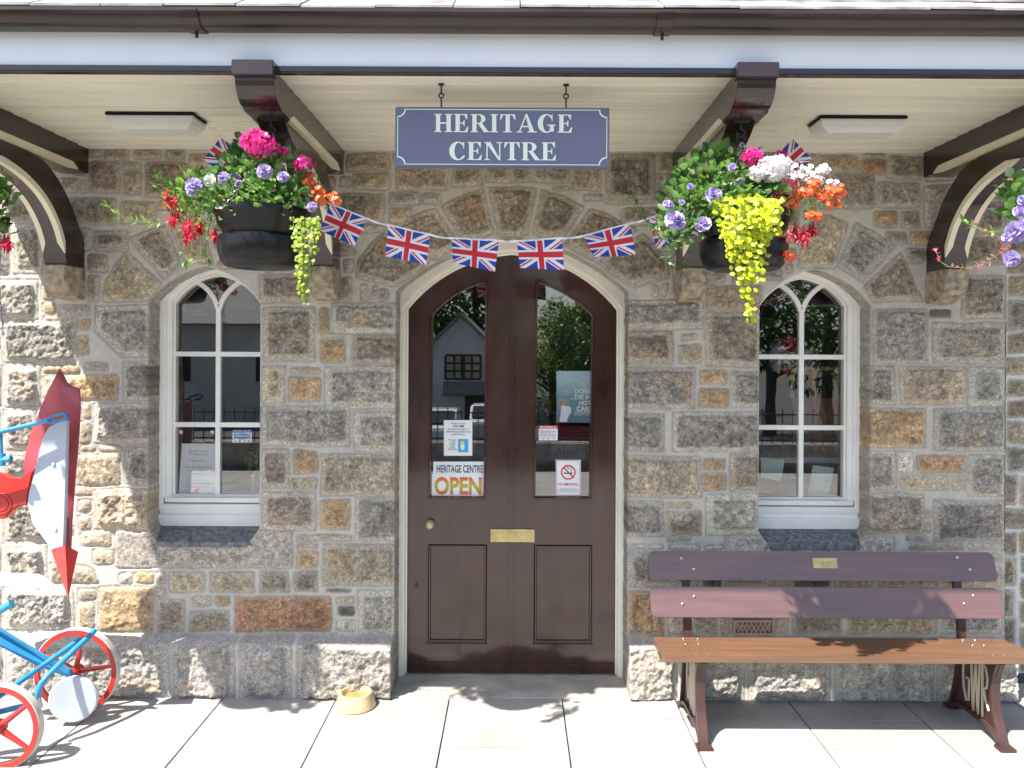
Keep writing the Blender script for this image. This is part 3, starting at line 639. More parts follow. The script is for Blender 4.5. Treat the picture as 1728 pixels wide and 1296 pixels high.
# air brick
mb=MB(); a=P(1236,1044,.0); b=P(1304,1069,.0); nxx,nzz=9,3; W=(b.x-a.x); Hh=(a.z-b.z)
y0,y1=-.024,-.014
mb.box(a.x,b.x,y0,.0,a.z,a.z-.009); mb.box(a.x,b.x,y0,.0,b.z,b.z+.009); mb.box(a.x,a.x+.009,y0,.0,b.z+.009,a.z-.009); mb.box(b.x-.009,b.x,y0,.0,b.z+.009,a.z-.009)
for i in range(-2,11):
    for s in (1,-1):
        x=a.x+(i+.5)*W/9; z0=b.z+.006; z1=a.z-.006; xa,xb=(x-s*W/12,x+s*W/12)
        t0=max(0,min(1,(a.x-xa)/(xb-xa))) if s>0 else max(0,min(1,(b.x-xa)/(xb-xa)))
        if xa<a.x-.001 or xb>b.x+.001 or xb<a.x or xa>b.x: continue
        mb.ribbon([(xa,z0),(xb,z1)],.005,y0+.003+(.001 if s>0 else 0),y1)
mb.build('air_brick',mat('terracotta_grille',(.40,.26,.20),.7,.1,20,.1,60),B)
# inside: dark room behind the glass
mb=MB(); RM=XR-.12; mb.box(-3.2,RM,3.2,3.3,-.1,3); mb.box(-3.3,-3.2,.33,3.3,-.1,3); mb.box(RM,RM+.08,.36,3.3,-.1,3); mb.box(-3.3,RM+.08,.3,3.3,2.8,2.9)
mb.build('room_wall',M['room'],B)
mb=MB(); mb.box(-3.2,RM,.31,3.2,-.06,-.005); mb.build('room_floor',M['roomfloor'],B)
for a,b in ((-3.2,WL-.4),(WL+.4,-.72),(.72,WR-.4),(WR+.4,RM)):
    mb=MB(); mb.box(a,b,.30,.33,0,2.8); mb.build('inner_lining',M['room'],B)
# ================================================================== GROUND
def pavemat():
    m,nt,b=nm('granite_paving'); N=nt.nodes; L=nt.links; tc=N.new('ShaderNodeTexCoord'); g=N.new('ShaderNodeNewGeometry')
    n1=N.new('ShaderNodeTexNoise'); n1.inputs['Scale'].default_value=160; n1.inputs['Detail'].default_value=3
    n2=N.new('ShaderNodeTexNoise'); n2.inputs['Scale'].default_value=2.2; n2.inputs['Detail'].default_value=6; n2.inputs['Roughness'].default_value=.65
    for t in (n1,n2): L.new(tc.outputs['Object'],t.inputs['Vector'])
    rp=N.new('ShaderNodeValToRGB'); rp.color_ramp.elements[0].position=.25; rp.color_ramp.elements[1].position=.75; rp.color_ramp.elements[0].color=(.25,.235,.21,1); rp.color_ramp.elements[1].color=(.42,.405,.375,1); L.new(n2.outputs['Fac'],rp.inputs[0])
    a=N.new('ShaderNodeMapRange'); a.inputs['From Min'].default_value=.3; a.inputs['From Max'].default_value=.7; a.inputs['To Min'].default_value=.82; a.inputs['To Max'].default_value=1.15; L.new(n1.outputs['Fac'],a.inputs[0])
    r=N.new('ShaderNodeMapRange'); r.inputs['To Min'].default_value=.9; r.inputs['To Max'].default_value=1.08; L.new(g.outputs['Random Per Island'],r.inputs[0])
    mu=N.new('ShaderNodeMath'); mu.operation='MULTIPLY'; L.new(a.outputs[0],mu.inputs[0]); L.new(r.outputs[0],mu.inputs[1])
    vm=N.new('ShaderNodeVectorMath'); vm.operation='SCALE'; L.new(rp.outputs[0],vm.inputs[0]); L.new(mu.outputs[0],vm.inputs['Scale']); L.new(vm.outputs[0],b.inputs['Base Color']); b.inputs['Roughness'].default_value=.8
    bp=N.new('ShaderNodeBump'); bp.inputs['Strength'].default_value=.4; bp.inputs['Distance'].default_value=.002; L.new(n1.outputs['Fac'],bp.inputs['Height']); L.new(bp.outputs[0],b.inputs['Normal'])
    return m
M['pave']=pavemat()
mb=MB(); sx=.565; xj=-.323; rr=random.Random(5)
for k in range(-10,11):
    xa=xj+k*sx+.0035; xb=xj+(k+1)*sx-.0035
    d=-.0
    row=[-.0+.03]+[.03+.275*i for i in range(1,26)]
    row=[-.13 if (xb<OPD[0][0]-.05 or xa>OPD[-1][0]+.05) else .088]+row[0 if (xb<OPD[0][0]-.05 or xa>OPD[-1][0]+.05) else 1:]
    for a,b in zip(row,row[1:]):
        h=rr.uniform(-.0012,.0012); mb.box(xa,xb,-a-.0008,-b+.0008,-.05,h)
o=mb.build('pavement',M['pave'],None,bevel=.001); o['kind']='structure'
# slab bits beside the doorstep are covered by the plinth; bed and lower ground
mb=MB(); xs=[-60+2*i for i in range(61)]; ys=[-75+2*i for i in range(35)]+[-6.0,-5,-2,0,4]
def gz(y): return -.035 if y>-7.2 else -1.9
ys=sorted(set([y for y in ys if y<-8]+[-7.3,-7.1,-3,0,5])); vs=[];fs=[]
for y in ys:
    for x in xs: vs.append((x,y,gz(y)))
n=len(xs)
for j in range(len(ys)-1):
    for i in range(n-1): fs.append((j*n+i,j*n+i+1,(j+1)*n+i+1,(j+1)*n+i))
mb.add(vs,fs); o=mb.build('ground',M['tarmac'],None); o['kind']='structure'
# ================================================================== LETTERING
def text(s, x0,x1,y0,y1, d, m, parent, name='lettering', off=0, th=.0006, sp=1.0):
    """fit text into photograph box (x0..x1, cap top y0..base y1) on a plane d in front of the wall"""
    c=bpy.data.curves.new('t','FONT'); c.body=s; c.offset=off; c.resolution_u=3; c.align_x='CENTER'; c.space_line=sp
    o=bpy.data.objects.new('t',c); C.objects.link(o); me=o.to_mesh(); V=[v.co.copy() for v in me.vertices]; F=[tuple(p.vertices) for p in me.polygons]; o.to_mesh_clear(); bpy.data.objects.remove(o); bpy.data.curves.remove(c)
    ax,bx=min(v.x for v in V),max(v.x for v in V); ay,by=min(v.y for v in V),max(v.y for v in V)
    A=P(x0,y1,d); Bq=P(x1,y0,d); mb=MB()
    mb.add([(A.x+(v.x-ax)/(bx-ax)*(Bq.x-A.x),-d-th,A.z+(v.y-ay)/(by-ay)*(Bq.z-A.z)) for v in V],F)
    return mb.build(name,m,parent) if name else mb
def card(x0,y0,x1,y1,d,name,label,cat,m='paper',th=.0008,group=None,quad=None):
    q=quad or [(x0,y0),(x1,y0),(x1,y1),(x0,y1)]; pts=[P(a,b,d) for a,b in q]
    c=P((x0+x1)/2,y1,d); t=thing(name,label,cat,c,group); mb=MB(); mb.prism(pts,(0,th,0)); mb.build('sheet',M[m],t); return t
def patch(x0,y0,x1,y1,d,name,m,parent,th=.0004):
    mb=MB(); mb.prism([P(x0,y0,d),P(x1,y0,d),P(x1,y1,d),P(x0,y1,d)],(0,-th,0)); return mb.build(name,M[m],parent)
ND=-(dy+.0188)
# open sign
t=card(731,779,820,802,ND,'open_sign','white card reading heritage centre open in orange letters in the left door pane','sign')
patch(733,781.5,818,800,ND,'sheet','paper',t)
mb=MB(); mb.prism([P(*p,ND+.0006) for p in [(729,800),(821,798.5),(822.5,840),(729,841)]],(0,-.0006,0)); mb.build('sheet',M['paper'],t)
text('HERITAGE CENTRE',737,815,785,797.5,ND+.0016,M['ink'],t,off=.012)
def openmat():
    m,nt,b=nm('orange_green_print'); N=nt.nodes;L=nt.links; tc=N.new('ShaderNodeTexCoord'); sx=N.new('ShaderNodeSeparateXYZ'); L.new(tc.outputs['Generated'],sx.inputs[0]); rp=N.new('ShaderNodeValToRGB')
    e=rp.color_ramp.elements; e[0].color=(.75,.12,.02,1); e[1].color=(.75,.10,.02,1); e[0].position=.1; e[1].position=.95
    k=e.new(.42); k.color=(.42,.42,.04,1); k=e.new(.6); k.color=(.55,.40,.04,1); L.new(sx.outputs['Z'],rp.inputs[0]); L.new(rp.outputs[0],b.inputs['Base Color']); b.inputs['Roughness'].default_value=.6; return m
text('OPEN',733,813,805,835,ND+.0016,openmat(),t,off=.035)
# welcome notice
t=card(749,709,797,769,ND,'welcome_notice','white notice in plastic pocket above the open sign with a small bright blue square','notice')
text('Children are very',761,786,713,716,ND+.001,M['ink'],t); text('WELCOME',764,783,717,721,ND+.001,M['ink'],t,off=.01)
text('but if you are under 14\nplease bring a well-behaved\nadult with you',753,794,722.5,735,ND+.001,M['ink'],t); text('We regret\nno dogs\nallowed\nexcept\nGuide Dogs',756,771,741,760,ND+.001,M['ink'],t)
patch(773,741,790,763,ND+.0005,'blue_panel','skyink',t)
mb=MB()
def blob(cx,cy,rx,ry,d,n=14): return [P(cx+rx*math.cos(2*PI*i/n),cy+ry*math.sin(2*PI*i/n),d) for i in range(n)]
mb.prism(blob(780.5,754,3.4,5.5,ND+.0011),(0,-.0004,0)); mb.build('picture',M['paper'],t); mb=MB(); mb.prism(blob(780.5,747,3.8,3.2,ND+.0013),(0,-.0004,0)); mb.build('picture',M['yellow'],t)
# dogs poster
def postermat():
    m,nt,b=nm('poster_print'); N=nt.nodes;L=nt.links; tc=N.new('ShaderNodeTexCoord'); sx=N.new('ShaderNodeSeparateXYZ'); L.new(tc.outputs['Generated'],sx.inputs[0]); nz=N.new('ShaderNodeTexNoise'); nz.inputs['Scale'].default_value=14; L.new(tc.outputs['Object'],nz.inputs[0])
    mx=N.new('ShaderNodeMath'); mx.operation='MULTIPLY_ADD'; mx.inputs[1].default_value=.35; L.new(nz.outputs['Fac'],mx.inputs[0]); L.new(sx.outputs['Z'],mx.inputs[2]); rp=N.new('ShaderNodeValToRGB'); e=rp.color_ramp.elements; e[0].color=(.10,.19,.25,1); e[0].position=.2; e[1].color=(.45,.62,.72,1); e[1].position=1
    k=e.new(.62); k.color=(.13,.27,.36,1); L.new(mx.outputs[0],rp.inputs[0]); L.new(rp.outputs[0],b.inputs['Base Color']); b.inputs['Roughness'].default_value=.4; return m
M['poster']=postermat()
NO=ND; ND=-.2325
t=card(939,626,1000,713,ND,'warning_poster','blue and white poster warning that dogs die in hot cars inside the right door pane','poster',m='poster')
for s,a,b,y0,y1 in (('DOGS',970,998,656.5,664),('DIE IN',970,998,666,674),('HOT',977,998,676,684),('CARS',973,998,685.5,694)): text(s,a,b,y0,y1,ND+.001,M['paper'],t,off=.03)
patch(969,695,998,696,ND+.0006,'rule','paper',t); text('ALONE IN A CAR',968.5,998,698,700.5,ND+.001,M['paper'],t,off=.02)
mb=MB(); mb.prism([P(*p,ND+.0008) for p in [(947,686),(951,683),(958,684),(964,688),(963,697),(958,705),(957,712),(944,712),(946,700)]],(0,-.0004,0)); mb.build('picture',M['paper'],t)
mb=MB(); mb.prism([P(*p,ND+.0012) for p in [(944,670),(948,676),(953,668),(957,676),(962,680),(958,686),(950,684),(943,687),(941,681)]],(0,-.0004,0)); mb.build('picture',mat('dog_tan_print',(.42,.30,.24),.6,.2,60),t)
ND=NO
# security stickers
t=card(909,718,941,743,ND,'security_sticker','small white sticker with red band reading protected by, on the right door pane','sticker')
patch(909,718,941,723.5,ND+.0004,'red_band','redink',t); text('PROTECTED BY',911,939,719.2,722.6,ND+.0013,M['paper'],t,off=.02)
text('QuietCom',911,938,726,731,ND+.001,M['blueink'],t); patch(911,732.5,939,733.3,ND+.0005,'rule','redink',t); text('SECURED & ALARMED\n24 HOUR RESPONSE',912,938,734.6,738,ND+.001,M['redink'],t)
for a in (915,923,933): patch(a,739.5,a+4,741.5,ND+.0005,'symbol','greyink',t)
# logo card further in, its dimness put into the card and ink colours
M['dimcard']=mat('dim_card',(.13,.145,.17),.7,.05,4); M['dimblue']=mat('dim_blue_ink',(.02,.06,.17),.7,.05,4)
t=card(929,748,986,777,-.55,'dimmed_card','dim grey card with blue capital letters propped inside behind the right door pane','card',m='dimcard'); text('ATMA',938,977,753,766,-.549,M['dimblue'],t,off=.04)
# no smoking
t=card(938,776,980,837,ND,'no_smoking_sign','white no smoking sign with red barred circle low in the right door pane','sign')
mb=MB()
for q in ((939,777,979,777.8),(939,835.4,979,836.2)): mb.prism([P(q[0],q[1],ND+.0004),P(q[2],q[1],ND+.0004),P(q[2],q[3],ND+.0004),P(q[0],q[3],ND+.0004)],(0,-.0003,0))
for q in ((939,777.9,939.8,835.3),(978.2,777.9,979,835.3)): mb.prism([P(q[0],q[1],ND+.0004),P(q[2],q[1],ND+.0004),P(q[2],q[3],ND+.0004),P(q[0],q[3],ND+.0004)],(0,-.0003,0))
mb.build('border',M['redink'],t)
c=P(959,797,ND); r=12.5*4.31/1344; mb=MB(); ring=[[(c.x+q*math.cos(a),c.y-h,c.z+q*math.sin(a)) for a in [2*PI*i/40 for i in range(40)]] for q,h in ((r,.0006),(r,.0016),(r*.82,.0016),(r*.82,.0006))]
mb.loft(ring); mb.ribbon([(c.x-r*.62,c.z+r*.62),(c.x+r*.62,c.z-r*.62)],r*.17,c.y-.0018,c.y-.0006); mb.build('ban_ring',M['redink'],t)
patch(951,797.5,966,799.5,ND+.0004,'cigarette','ink',t)
mb=MB(); mb.tube([P(*p,ND+.0014) for p in [(962,795),(966,793),(964,789.5),(959,790.5),(956,788),(959,786),(963,787)]],.0013,5); mb.build('smoke',M['ink'],t)
text('NO SMOKING',942,975,815,819.5,ND+.001,M['redink'],t,off=.005); text('It is against the law to\nsmoke in these premises',942.5,975,824,830,ND+.001,M['ink'],t)
# left window papers
t=card(301,748,366,836,-.2085,'paper_notice','pale blue sheet of paper propped inside the left window with faint printed lines','notice',quad=[(307,748.5),(366,748.5),(363,836),(301,836)])
text('Bovey Tracey\nHeritage Trust\n\nPlease note:\n\nFor security reasons\nthis building is\nalarmed.\n\nNo valuables or\ncash are left in the\nbuilding overnight.',312,357,759,824,-.2077,M['greyink'],t)
t=card(392,725,425,747,-.212,'security_sticker','small blue and white sticker with a hexagon badge in the left window','sticker')
patch(392,725,425,730,-.2116,'blue_band','blueink',t); text('PROTECTED BY',394,423,726,729,-.2107,M['paper'],t,off=.02)
mb=MB(); mb.prism([P(*p,-.2116) for p in [(395,733),(408,731),(422,733),(422,739),(408,742),(395,739)]],(0,-.0004,0)); mb.build('badge',M['skyink'],t); text('COMMUNITY',396,421,734.5,738,-.2107,M['paper'],t,off=.02)
for a,mm in ((396,'greyink'),(403,'ink'),(411,'greyink'),(418,'redink')): patch(a,743,a+3,746,-.2116,'symbol',mm,t)
for px in (305,358):
    c=P(px,729,-.208); mb=MB(); mb.lathe([(0,.001),(.009,.001),(.011,-.002)],(c.x,.2085,c.z),14,axis='y'); mb.tube([(c.x,.2095,c.z),(c.x,.222,c.z-.004),(c.x,.222,c.z-.016)],.0022,6); mb.build('sucker_hook',M['white'],winL[0],smooth=40)
# ================================================================== HANGING SIGN
d=1.04; a=P(667,180,d); b=P(1028,283,d); sg=thing('hanging_sign','slate blue board with cream lettering reading heritage centre hung from the eaves','sign',((a.x+b.x)/2,-d,b.z))
mb=MB(); mb.box(a.x,b.x,-d,-d+.028,b.z,a.z); board=mb.build('board',M['signblue'],sg,bevel=.0025)
def inset(k,r):
    x0,x1,z0,z1=a.x+k,b.x-k,b.z+k,a.z-k; L=[]
    for cx,cz,s0 in ((x0,z0,PI/2),(x1,z0,PI),(x1,z1,1.5*PI),(x0,z1,0)):
        L+=[(cx+r*math.cos(s0-PI/2*i/8),cz+r*math.sin(s0-PI/2*i/8)) for i in range(9)]
    return L
o1=inset(.0085,.027); o2=inset(.0115,.0285)
mb=MB(); mb.loft([[(x,-d-.0012,z) for x,z in o1],[(x,-d-.0016,z) for x,z in o1],[(x,-d-.0016,z) for x,z in o2],[(x,-d-.0012,z) for x,z in o2]]); mb.build('border',M['signcream'],sg)
def ring_arc(cx,cy,rx,ry,ix,iy,icx,a0,a1,n=18):
    q=[]
    for i in range(n):
        t0=math.radians(a0+(a1-a0)*i/n);t1=math.radians(a0+(a1-a0)*(i+1)/n)
        q.append([(cx+rx*math.cos(t0),cy+ry*math.sin(t0)),(cx+rx*math.cos(t1),cy+ry*math.sin(t1)),(icx+ix*math.cos(t1),cy+iy*math.sin(t1)),(icx+ix*math.cos(t0),cy+iy*math.sin(t0))])
    return q
def rc(x0,x1,y0,y1): return [(x0,y0),(x1,y0),(x1,y1),(x0,y1)]
GL={'H':(.92,[rc(.08,.29,0,1),rc(.60,.81,0,1),rc(.29,.60,.46,.54),rc(0,.37,0,.055),rc(0,.37,.945,1),rc(.52,.89,0,.055),rc(.52,.89,.945,1)]),
'I':(.42,[rc(.08,.29,0,1),rc(0,.37,0,.055),rc(0,.37,.945,1)]),
'E':(.78,[rc(.08,.29,0,1),rc(0,.66,.945,1),[(.66,.945),(.655,.70),(.625,.70),(.50,.945)],rc(0,.68,0,.055),[(.68,.055),(.72,.31),(.685,.31),(.53,.055)],rc(.29,.47,.475,.53),[(.44,.53),(.50,.68),(.53,.68),(.53,.33),(.50,.33),(.44,.475)]]),
'T':(.80,[rc(.28,.49,0,1),rc(.17,.60,0,.055),rc(.02,.75,.945,1),[(.02,.945),(.0,.68),(.035,.68),(.16,.945)],[(.75,.945),(.77,.68),(.735,.68),(.61,.945)]]),
'R':(.93,[rc(.08,.29,0,1),rc(0,.37,0,.055),rc(0,.42,.945,1),rc(.29,.42,.47,.52)]+ring_arc(.40,.733,.33,.267,.12,.213,.40,-90,90)+[[(.36,.48),(.56,.50),(.88,.03),(.88,0),(.66,0)],rc(.80,.95,0,.05)]),
'A':(.97,[[(.07,0),(.14,0),(.49,1.02),(.42,1.02)],[(.40,1.02),(.50,1.02),(.87,0),(.63,0)],rc(.24,.62,.29,.36),rc(-.02,.27,0,.055),rc(.52,.97,0,.055)]),
'C':(.84,ring_arc(.43,.5,.43,.52,.21,.455,.47,42,318,26)+[[(.70,.62),(.735,.62),(.735,1.0),(.69,1.0),(.66,.90)],[(.75,.17),(.78,.22),(.70,.26),(.62,.10)]]),
'G':(.94,ring_arc(.43,.5,.43,.52,.21,.455,.47,42,318,26)+[[(.70,.62),(.735,.62),(.735,1.0),(.69,1.0),(.66,.90)],rc(.60,.80,.06,.40),rc(.48,.88,.38,.435)]),
'N':(.92,[rc(.10,.165,0,1),rc(.72,.785,0,1),[(.05,1),(.30,1),(.785,.0),(.70,.0)],rc(0,.27,0,.055),rc(.60,.89,.945,1),rc(0,.22,.945,1)])}
def serif(word,x0,x1,y0,y1):
    W=sum(GL[c][0] for c in word)+.05*(len(word)-1)-.05; A=P(x0,y1,d);Bq=P(x1,y0,d); kx=(Bq.x-A.x)/W; kz=Bq.z-A.z; x=0
    for c in word:
        mb=MB(); w,ps=GL[c]
        for i,p in enumerate(ps): mb.prism([(A.x+(x+u)*kx,-d-.001,A.z+v*kz) for u,v in p],(0,-.0012-.00006*i,0))
        mb.build('letter',M['signcream'],board); x+=w+.05
serif('HERITAGE',733,966,193.5,223); serif('CENTRE',758,939,240.5,270)
for px in (742,953.5):
    x=PX(px,d); y=-d+.014; z1=PZ(182,d); mb=MB(); zt=SOFZ
    mb.tube([(x,y,z1-.01),(x,y,z1+.042)],.0035,6); mb.tube([(x+.009*math.sin(q),y,z1+.050-.009*math.cos(q)) for q in [2*PI*i/12 for i in range(12)]],.003,6,closed=True,up=(0,1,0))
    mb.tube([(x,y+.010*math.sin(q),z1+.066-.010*math.cos(q)) for q in [2*PI*i/12 for i in range(12)]],.003,6,closed=True,up=(1,0,0)); mb.tube([(x,y,z1+.076),(x,y,zt+.006)],.0035,6); mb.lathe([(.0,zt-.004),(.012,zt-.004),(.012,zt+.006)],(x,y,0),10)
    mb.build('hook',M['iron'],sg,smooth=50)
# ================================================================== LIGHTS UNDER THE EAVES
def bulkhead(x0,x1,label):
    d0,d1=.66,.50; t=thing('bulkhead_light',label,'ceiling light',((x0+x1)/2,-(d0+d1)/2,SOFZ),'bulkhead lights under the eaves')
    mb=MB(); mb.box(x0,x1,-d0,-d1,SOFZ-.016,SOFZ-.001); mb.build('base',M['black'],t,bevel=.006)
    mb=MB(); mb.box(x0+.012,x1-.012,-d0+.012,-d1-.012,SOFZ-.026,SOFZ-.0205); mb.build('added_reflector',M['white'],t)  # white plate added below the black base to brighten the diffuser
    mb=MB(); lp=lambda e,z:[(x0+e,-d0+e*.7,z),(x1-e,-d0+e*.7,z),(x1-e,-d1-e*.7,z),(x0+e,-d1-e*.7,z)]
    mb.loft([lp(.006,SOFZ-.017),lp(.014,SOFZ-.045),lp(.04,SOFZ-.070)]); mb.add(lp(.04,SOFZ-.070),[(0,1,2,3)]); mb.build('diffuser',M['lens'],t)
    mb=MB(); mb.tube([(x0+.05,-.58,SOFZ-.045),(x1-.05,-.58,SOFZ-.045)],.011,10); mb.box(x0+.03,x0+.05,-.60,-.56,SOFZ-.06,SOFZ-.021); mb.box(x1-.05,x1-.03,-.60,-.56,SOFZ-.06,SOFZ-.021); mb.build('tube',M['white'],t,smooth=50)
bulkhead(PX(173,.66),PX(325,.66),'black rimmed bulkhead light on the soffit left of the hanging sign')
bulkhead(PX(1382,.66),PX(1532,.66),'black rimmed bulkhead light on the soffit right of the hanging sign')
# ================================================================== BUNTING
bt=thing('bunting','string of small union flags looped across the doorway between the two flower baskets','bunting',P(858,404,.72))
SP=[(347,208,.62),(372,231,.66),(430,272,.70),(500,317,.72),(557,344,.74),(620,369,.74),(655,380,.74),(726,396,.74),(762,402,.74),(842,406,.74),(872,407,.74),(949,402,.74),(985,398,.74),(1064,377,.74),(1095,368,.74),(1165,348,.74),(1230,315,.72),(1290,277,.70),(1338,233,.66),(1347,222,.64),(1366,214,.62)]
pts=[P(*p) for p in SP]; fine=[]
for i in range(len(pts)-1):
    for k in range(4): fine.append(pts[i].lerp(pts[i+1],k/4)-Vector((0,0,.004*math.sin(PI*k/4)*(i%2))))
fine.append(pts[-1]); mb=MB()
L0=[];L1=[]
for i,p in enumerate(fine):
    tw=math.sin(i*1.7)*.6 if 8<i<len(fine)-8 else 1.4; w=.0045
    L0.append(p+Vector((0,w*math.sin(tw),w*math.cos(tw)))); L1.append(p-Vector((0,w*math.sin(tw),w*math.cos(tw))))
mb.loft([L0,L1],closed=False); mb.build('tape',M['fw'],bt)
def flagcol(u,v):
    X=(u-.5)*60; Y=(.5-v)*36
    if abs(X)<3.6 or abs(Y)<3.6: return 0
    if abs(X)<6 or abs(Y)<6: return 1
    L=math.hypot(60,36); s1=(X*36-Y*60)/L; s2=(X*36+Y*60)/L
    for s,q in ((s1,X),(s2,X)):
        if abs(s)<3.6:
            k=s if (q>0) else -s
            if s is s2: k=-k
            if 0.3<k<2.3: return 0
            return 1
    return 2
def flag(q,wav,ph,curl=0):
    TL,TR,BR,BL=[P(x,y,dd) for x,y,dd in q]; nu,nv=84,52; mb=MB(); vs=[];fs=[]
    for j in range(nv+1):
        v=j/nv
        for i in range(nu+1):
            u=i/nu; p=TL*(1-u)*(1-v)+TR*u*(1-v)+BR*u*v+BL*(1-u)*v
            p=p+Vector((0,wav*v*math.sin(u*5+ph)+curl*(1-u)**2*v*-.05,0)); vs.append(p)
    mb.v=[tuple(p) for p in vs]
    for j in range(nv):
        for i in range(nu): mb.f.append((j*(nu+1)+i,j*(nu+1)+i+1,(j+1)*(nu+1)+i+1,(j+1)*(nu+1)+i)); mb.m.append(flagcol((i+.5)/nu,(j+.5)/nv))
    mb.build('flag',[M['fr'],M['fw'],M['fb']],bt,smooth=60)
for q,w,ph,c in [([(372,232,.66),(430,273,.70),(402,312,.72),(343,269,.68)],.006,0,0),([(557,345,.74),(620,370,.74),(598,416,.75),(540,389,.75)],.012,1,.2),([(655,381,.74),(726,397,.74),(719,447,.76),(650,432,.76)],.012,2,.1),([(762,403,.74),(842,407,.74),(835,458,.76),(766,446,.77)],.010,3,1),
 ([(872,408,.74),(949,403,.74),(952,455,.76),(878,453,.76)],.011,4,.2),([(985,399,.74),(1064,378,.74),(1072,430,.76),(1001,435,.77)],.008,5,.5),([(1095,369,.74),(1165,349,.74),(1178,398,.75),(1107,420,.75)],.006,0,0),([(1290,278,.70),(1338,234,.66),(1371,268,.66),(1322,312,.70)],.005,2,0)]: flag(q,w,ph,c)
# ================================================================== FLOWER BASKETS
def ortho(n):
    n=Vector(n).normalized(); a=n.cross(Vector((0,0,1)))
    if a.length<.05: a=n.cross(Vector((1,0,0)))
    a.normalize(); return n,a,n.cross(a)
def rv(r=R): 
    while 1:
        v=Vector((r.uniform(-1,1),r.uniform(-1,1),r.uniform(-1,1)))
        if .05<v.length<1: return v
def leaf(mb,p,dr,l,w,rnd=R,shape=0):
    dr=Vector(dr).normalized(); n,a,b=ortho(dr); ang=rnd.uniform(-.7,.7); s=a*math.cos(ang)+b*math.sin(ang); up=s.cross(dr)
    if up.z<0: up=-up
    m1=p+dr*l*.30; m2=p+dr*l*.68+up*l*.05; tip=p+dr*l-up*l*.12
    if shape: # rounder
        mb.add([p,m1+s*w*.48+up*w*.12,m2+s*w*.40+up*w*.12,tip,m2-s*w*.40+up*w*.12,m1-s*w*.48+up*w*.12,m1,m2],[(0,6,1),(6,7,2,1),(7,3,2),(0,5,6),(5,4,7,6),(4,3,7)])
    else: mb.add([p,m1+s*w*.5+up*w*.15,m2+s*w*.28+up*w*.1,tip,m2-s*w*.28+up*w*.1,m1-s*w*.5+up*w*.15,m1,m2],[(0,6,1),(6,7,2,1),(7,3,2),(0,5,6),(5,4,7,6),(4,3,7)])
def petals(mb,p,n,r,k,rnd=R,cup=.2,wid=.8):
    n,a,b=ortho(n); ph=rnd.uniform(0,6)
    for i in range(k):
        q=ph+2*PI*i/k; d=a*math.cos(q)+b*math.sin(q); s=n.cross(d); w=r*wid
        mb.add([p,p+d*r*.55+s*w*.5+n*r*cup,p+d*r+s*w*.3+n*r*cup*1.4,p+d*r-s*w*.3+n*r*cup*1.4,p+d*r*.55-s*w*.5+n*r*cup],[(0,1,2,3,4)])
def at(px,py,dd): return P(px,py,dd)
PXM=3.095/1344
def sub(mb,name,m,parent): return mb.build(name,M[m],parent,smooth=60)
def geranium(t,px,py,dd,rpx,m,k=46):
    c=at(px,py,dd); r=rpx*PXM; mb=MB()
    for i in range(k):
        n=rv().normalized(); n=Vector((n.x,n.y-.25,n.z+.25)).normalized(); petals(mb,c+Vector((n.x,n.y,n.z*.75))*r*R.uniform(.5,1.08),(n+rv()*.5).normalized(),r*R.uniform(.26,.42),5)
    sub(mb,'geranium_head',m,t)
def ruffle(t,px,py,dd,rpx,m='purple'):
    c=at(px,py,dd); r=rpx*PXM; f=Vector((R.uniform(-.5,.5),-1,R.uniform(-.1,.6))); mb=MB()
    petals(mb,c,f,r*1.15,6,cup=.1,wid=1.1)
    for i in range(22):
        n=rv().normalized()*.75+f.normalized(); petals(mb,c+n.normalized()*r*.25,n,r*R.uniform(.5,.85),3,cup=.5,wid=.9)
    sub(mb,'petunia_flower',m,t)
def spray(t,px,py,dd,rpx,m,k=16,fr=.014,name='nemesia_spray',flat=.8):
    c=at(px,py,dd); r=rpx*PXM; mb=MB()
    for i in range(k):
        v=rv(); n=Vector((v.x,v.y-.6,v.z+.5)).normalized(); petals(mb,c+Vector((v.x,v.y,v.z*flat))*r,n,fr*R.uniform(.8,1.2),5,cup=.1,wid=.95)
    sub(mb,name,m,t)
def fuchsia(t,px,py,dd,n,rpx=14,m='red'):
    mb=MB()
    for i in range(n):
        c=at(px+R.uniform(-rpx,rpx),py+R.uniform(-rpx,rpx),dd+R.uniform(-.05,.05)); L=R.uniform(.03,.045)
        mb.tube([c+Vector((0,0,L*.7)),c],[.003,.006],6)
        for k in range(4):
            q=PI/2*k+R.uniform(0,1); d=Vector((math.cos(q),math.sin(q),-.5)); leaf(mb,c,d,L,.014)
        for k in range(3):
            q=2.1*k; leaf(mb,c-Vector((0,0,.004)),Vector((math.cos(q)*.3,math.sin(q)*.3,-1)),L*.9,.016)
    sub(mb,'fuchsia_bells',m,t)
def foliage(t,clumps,m,l,w,name,shape=1,dens=1.0,dc=.985,extra=None):
    mb=MB(); l0,w0,s0,d0=l,w,shape,dens
    for cl in clumps+(extra[0] if extra else []):
        if extra and cl in extra[0]: l,w,shape,dens=extra[2:6]
        n0=len(mb.f)
        px,py,r=cl[:3]; dd=cl[3] if len(cl)>3 else dc; rm=r*PXM; n=int(dens*1.15*(r/10)**2*3.4)
        c=at(px,py,dd)
        for i in range(n):
            v=rv(); p=c+Vector((v.x*rm,v.y*rm*1.25,v.z*rm)); o=(p-Vector((c.x,-dc,c.z-rm*.6))).normalized(); dr=(o+rv()*.7+Vector((0,-.35,.25))).normalized()
            s=R.uniform(.6,1.25)
            if shape==2: penny(mb,p,l*s)
            else: leaf(mb,p,dr,l*s,w*s,shape=shape)
        if extra and cl in extra[0]: mb.m[n0:]=[1]*(len(mb.f)-n0)
    return mb.build(name,[M[m]]+([M[extra[1]]] if extra else []),t,smooth=60)
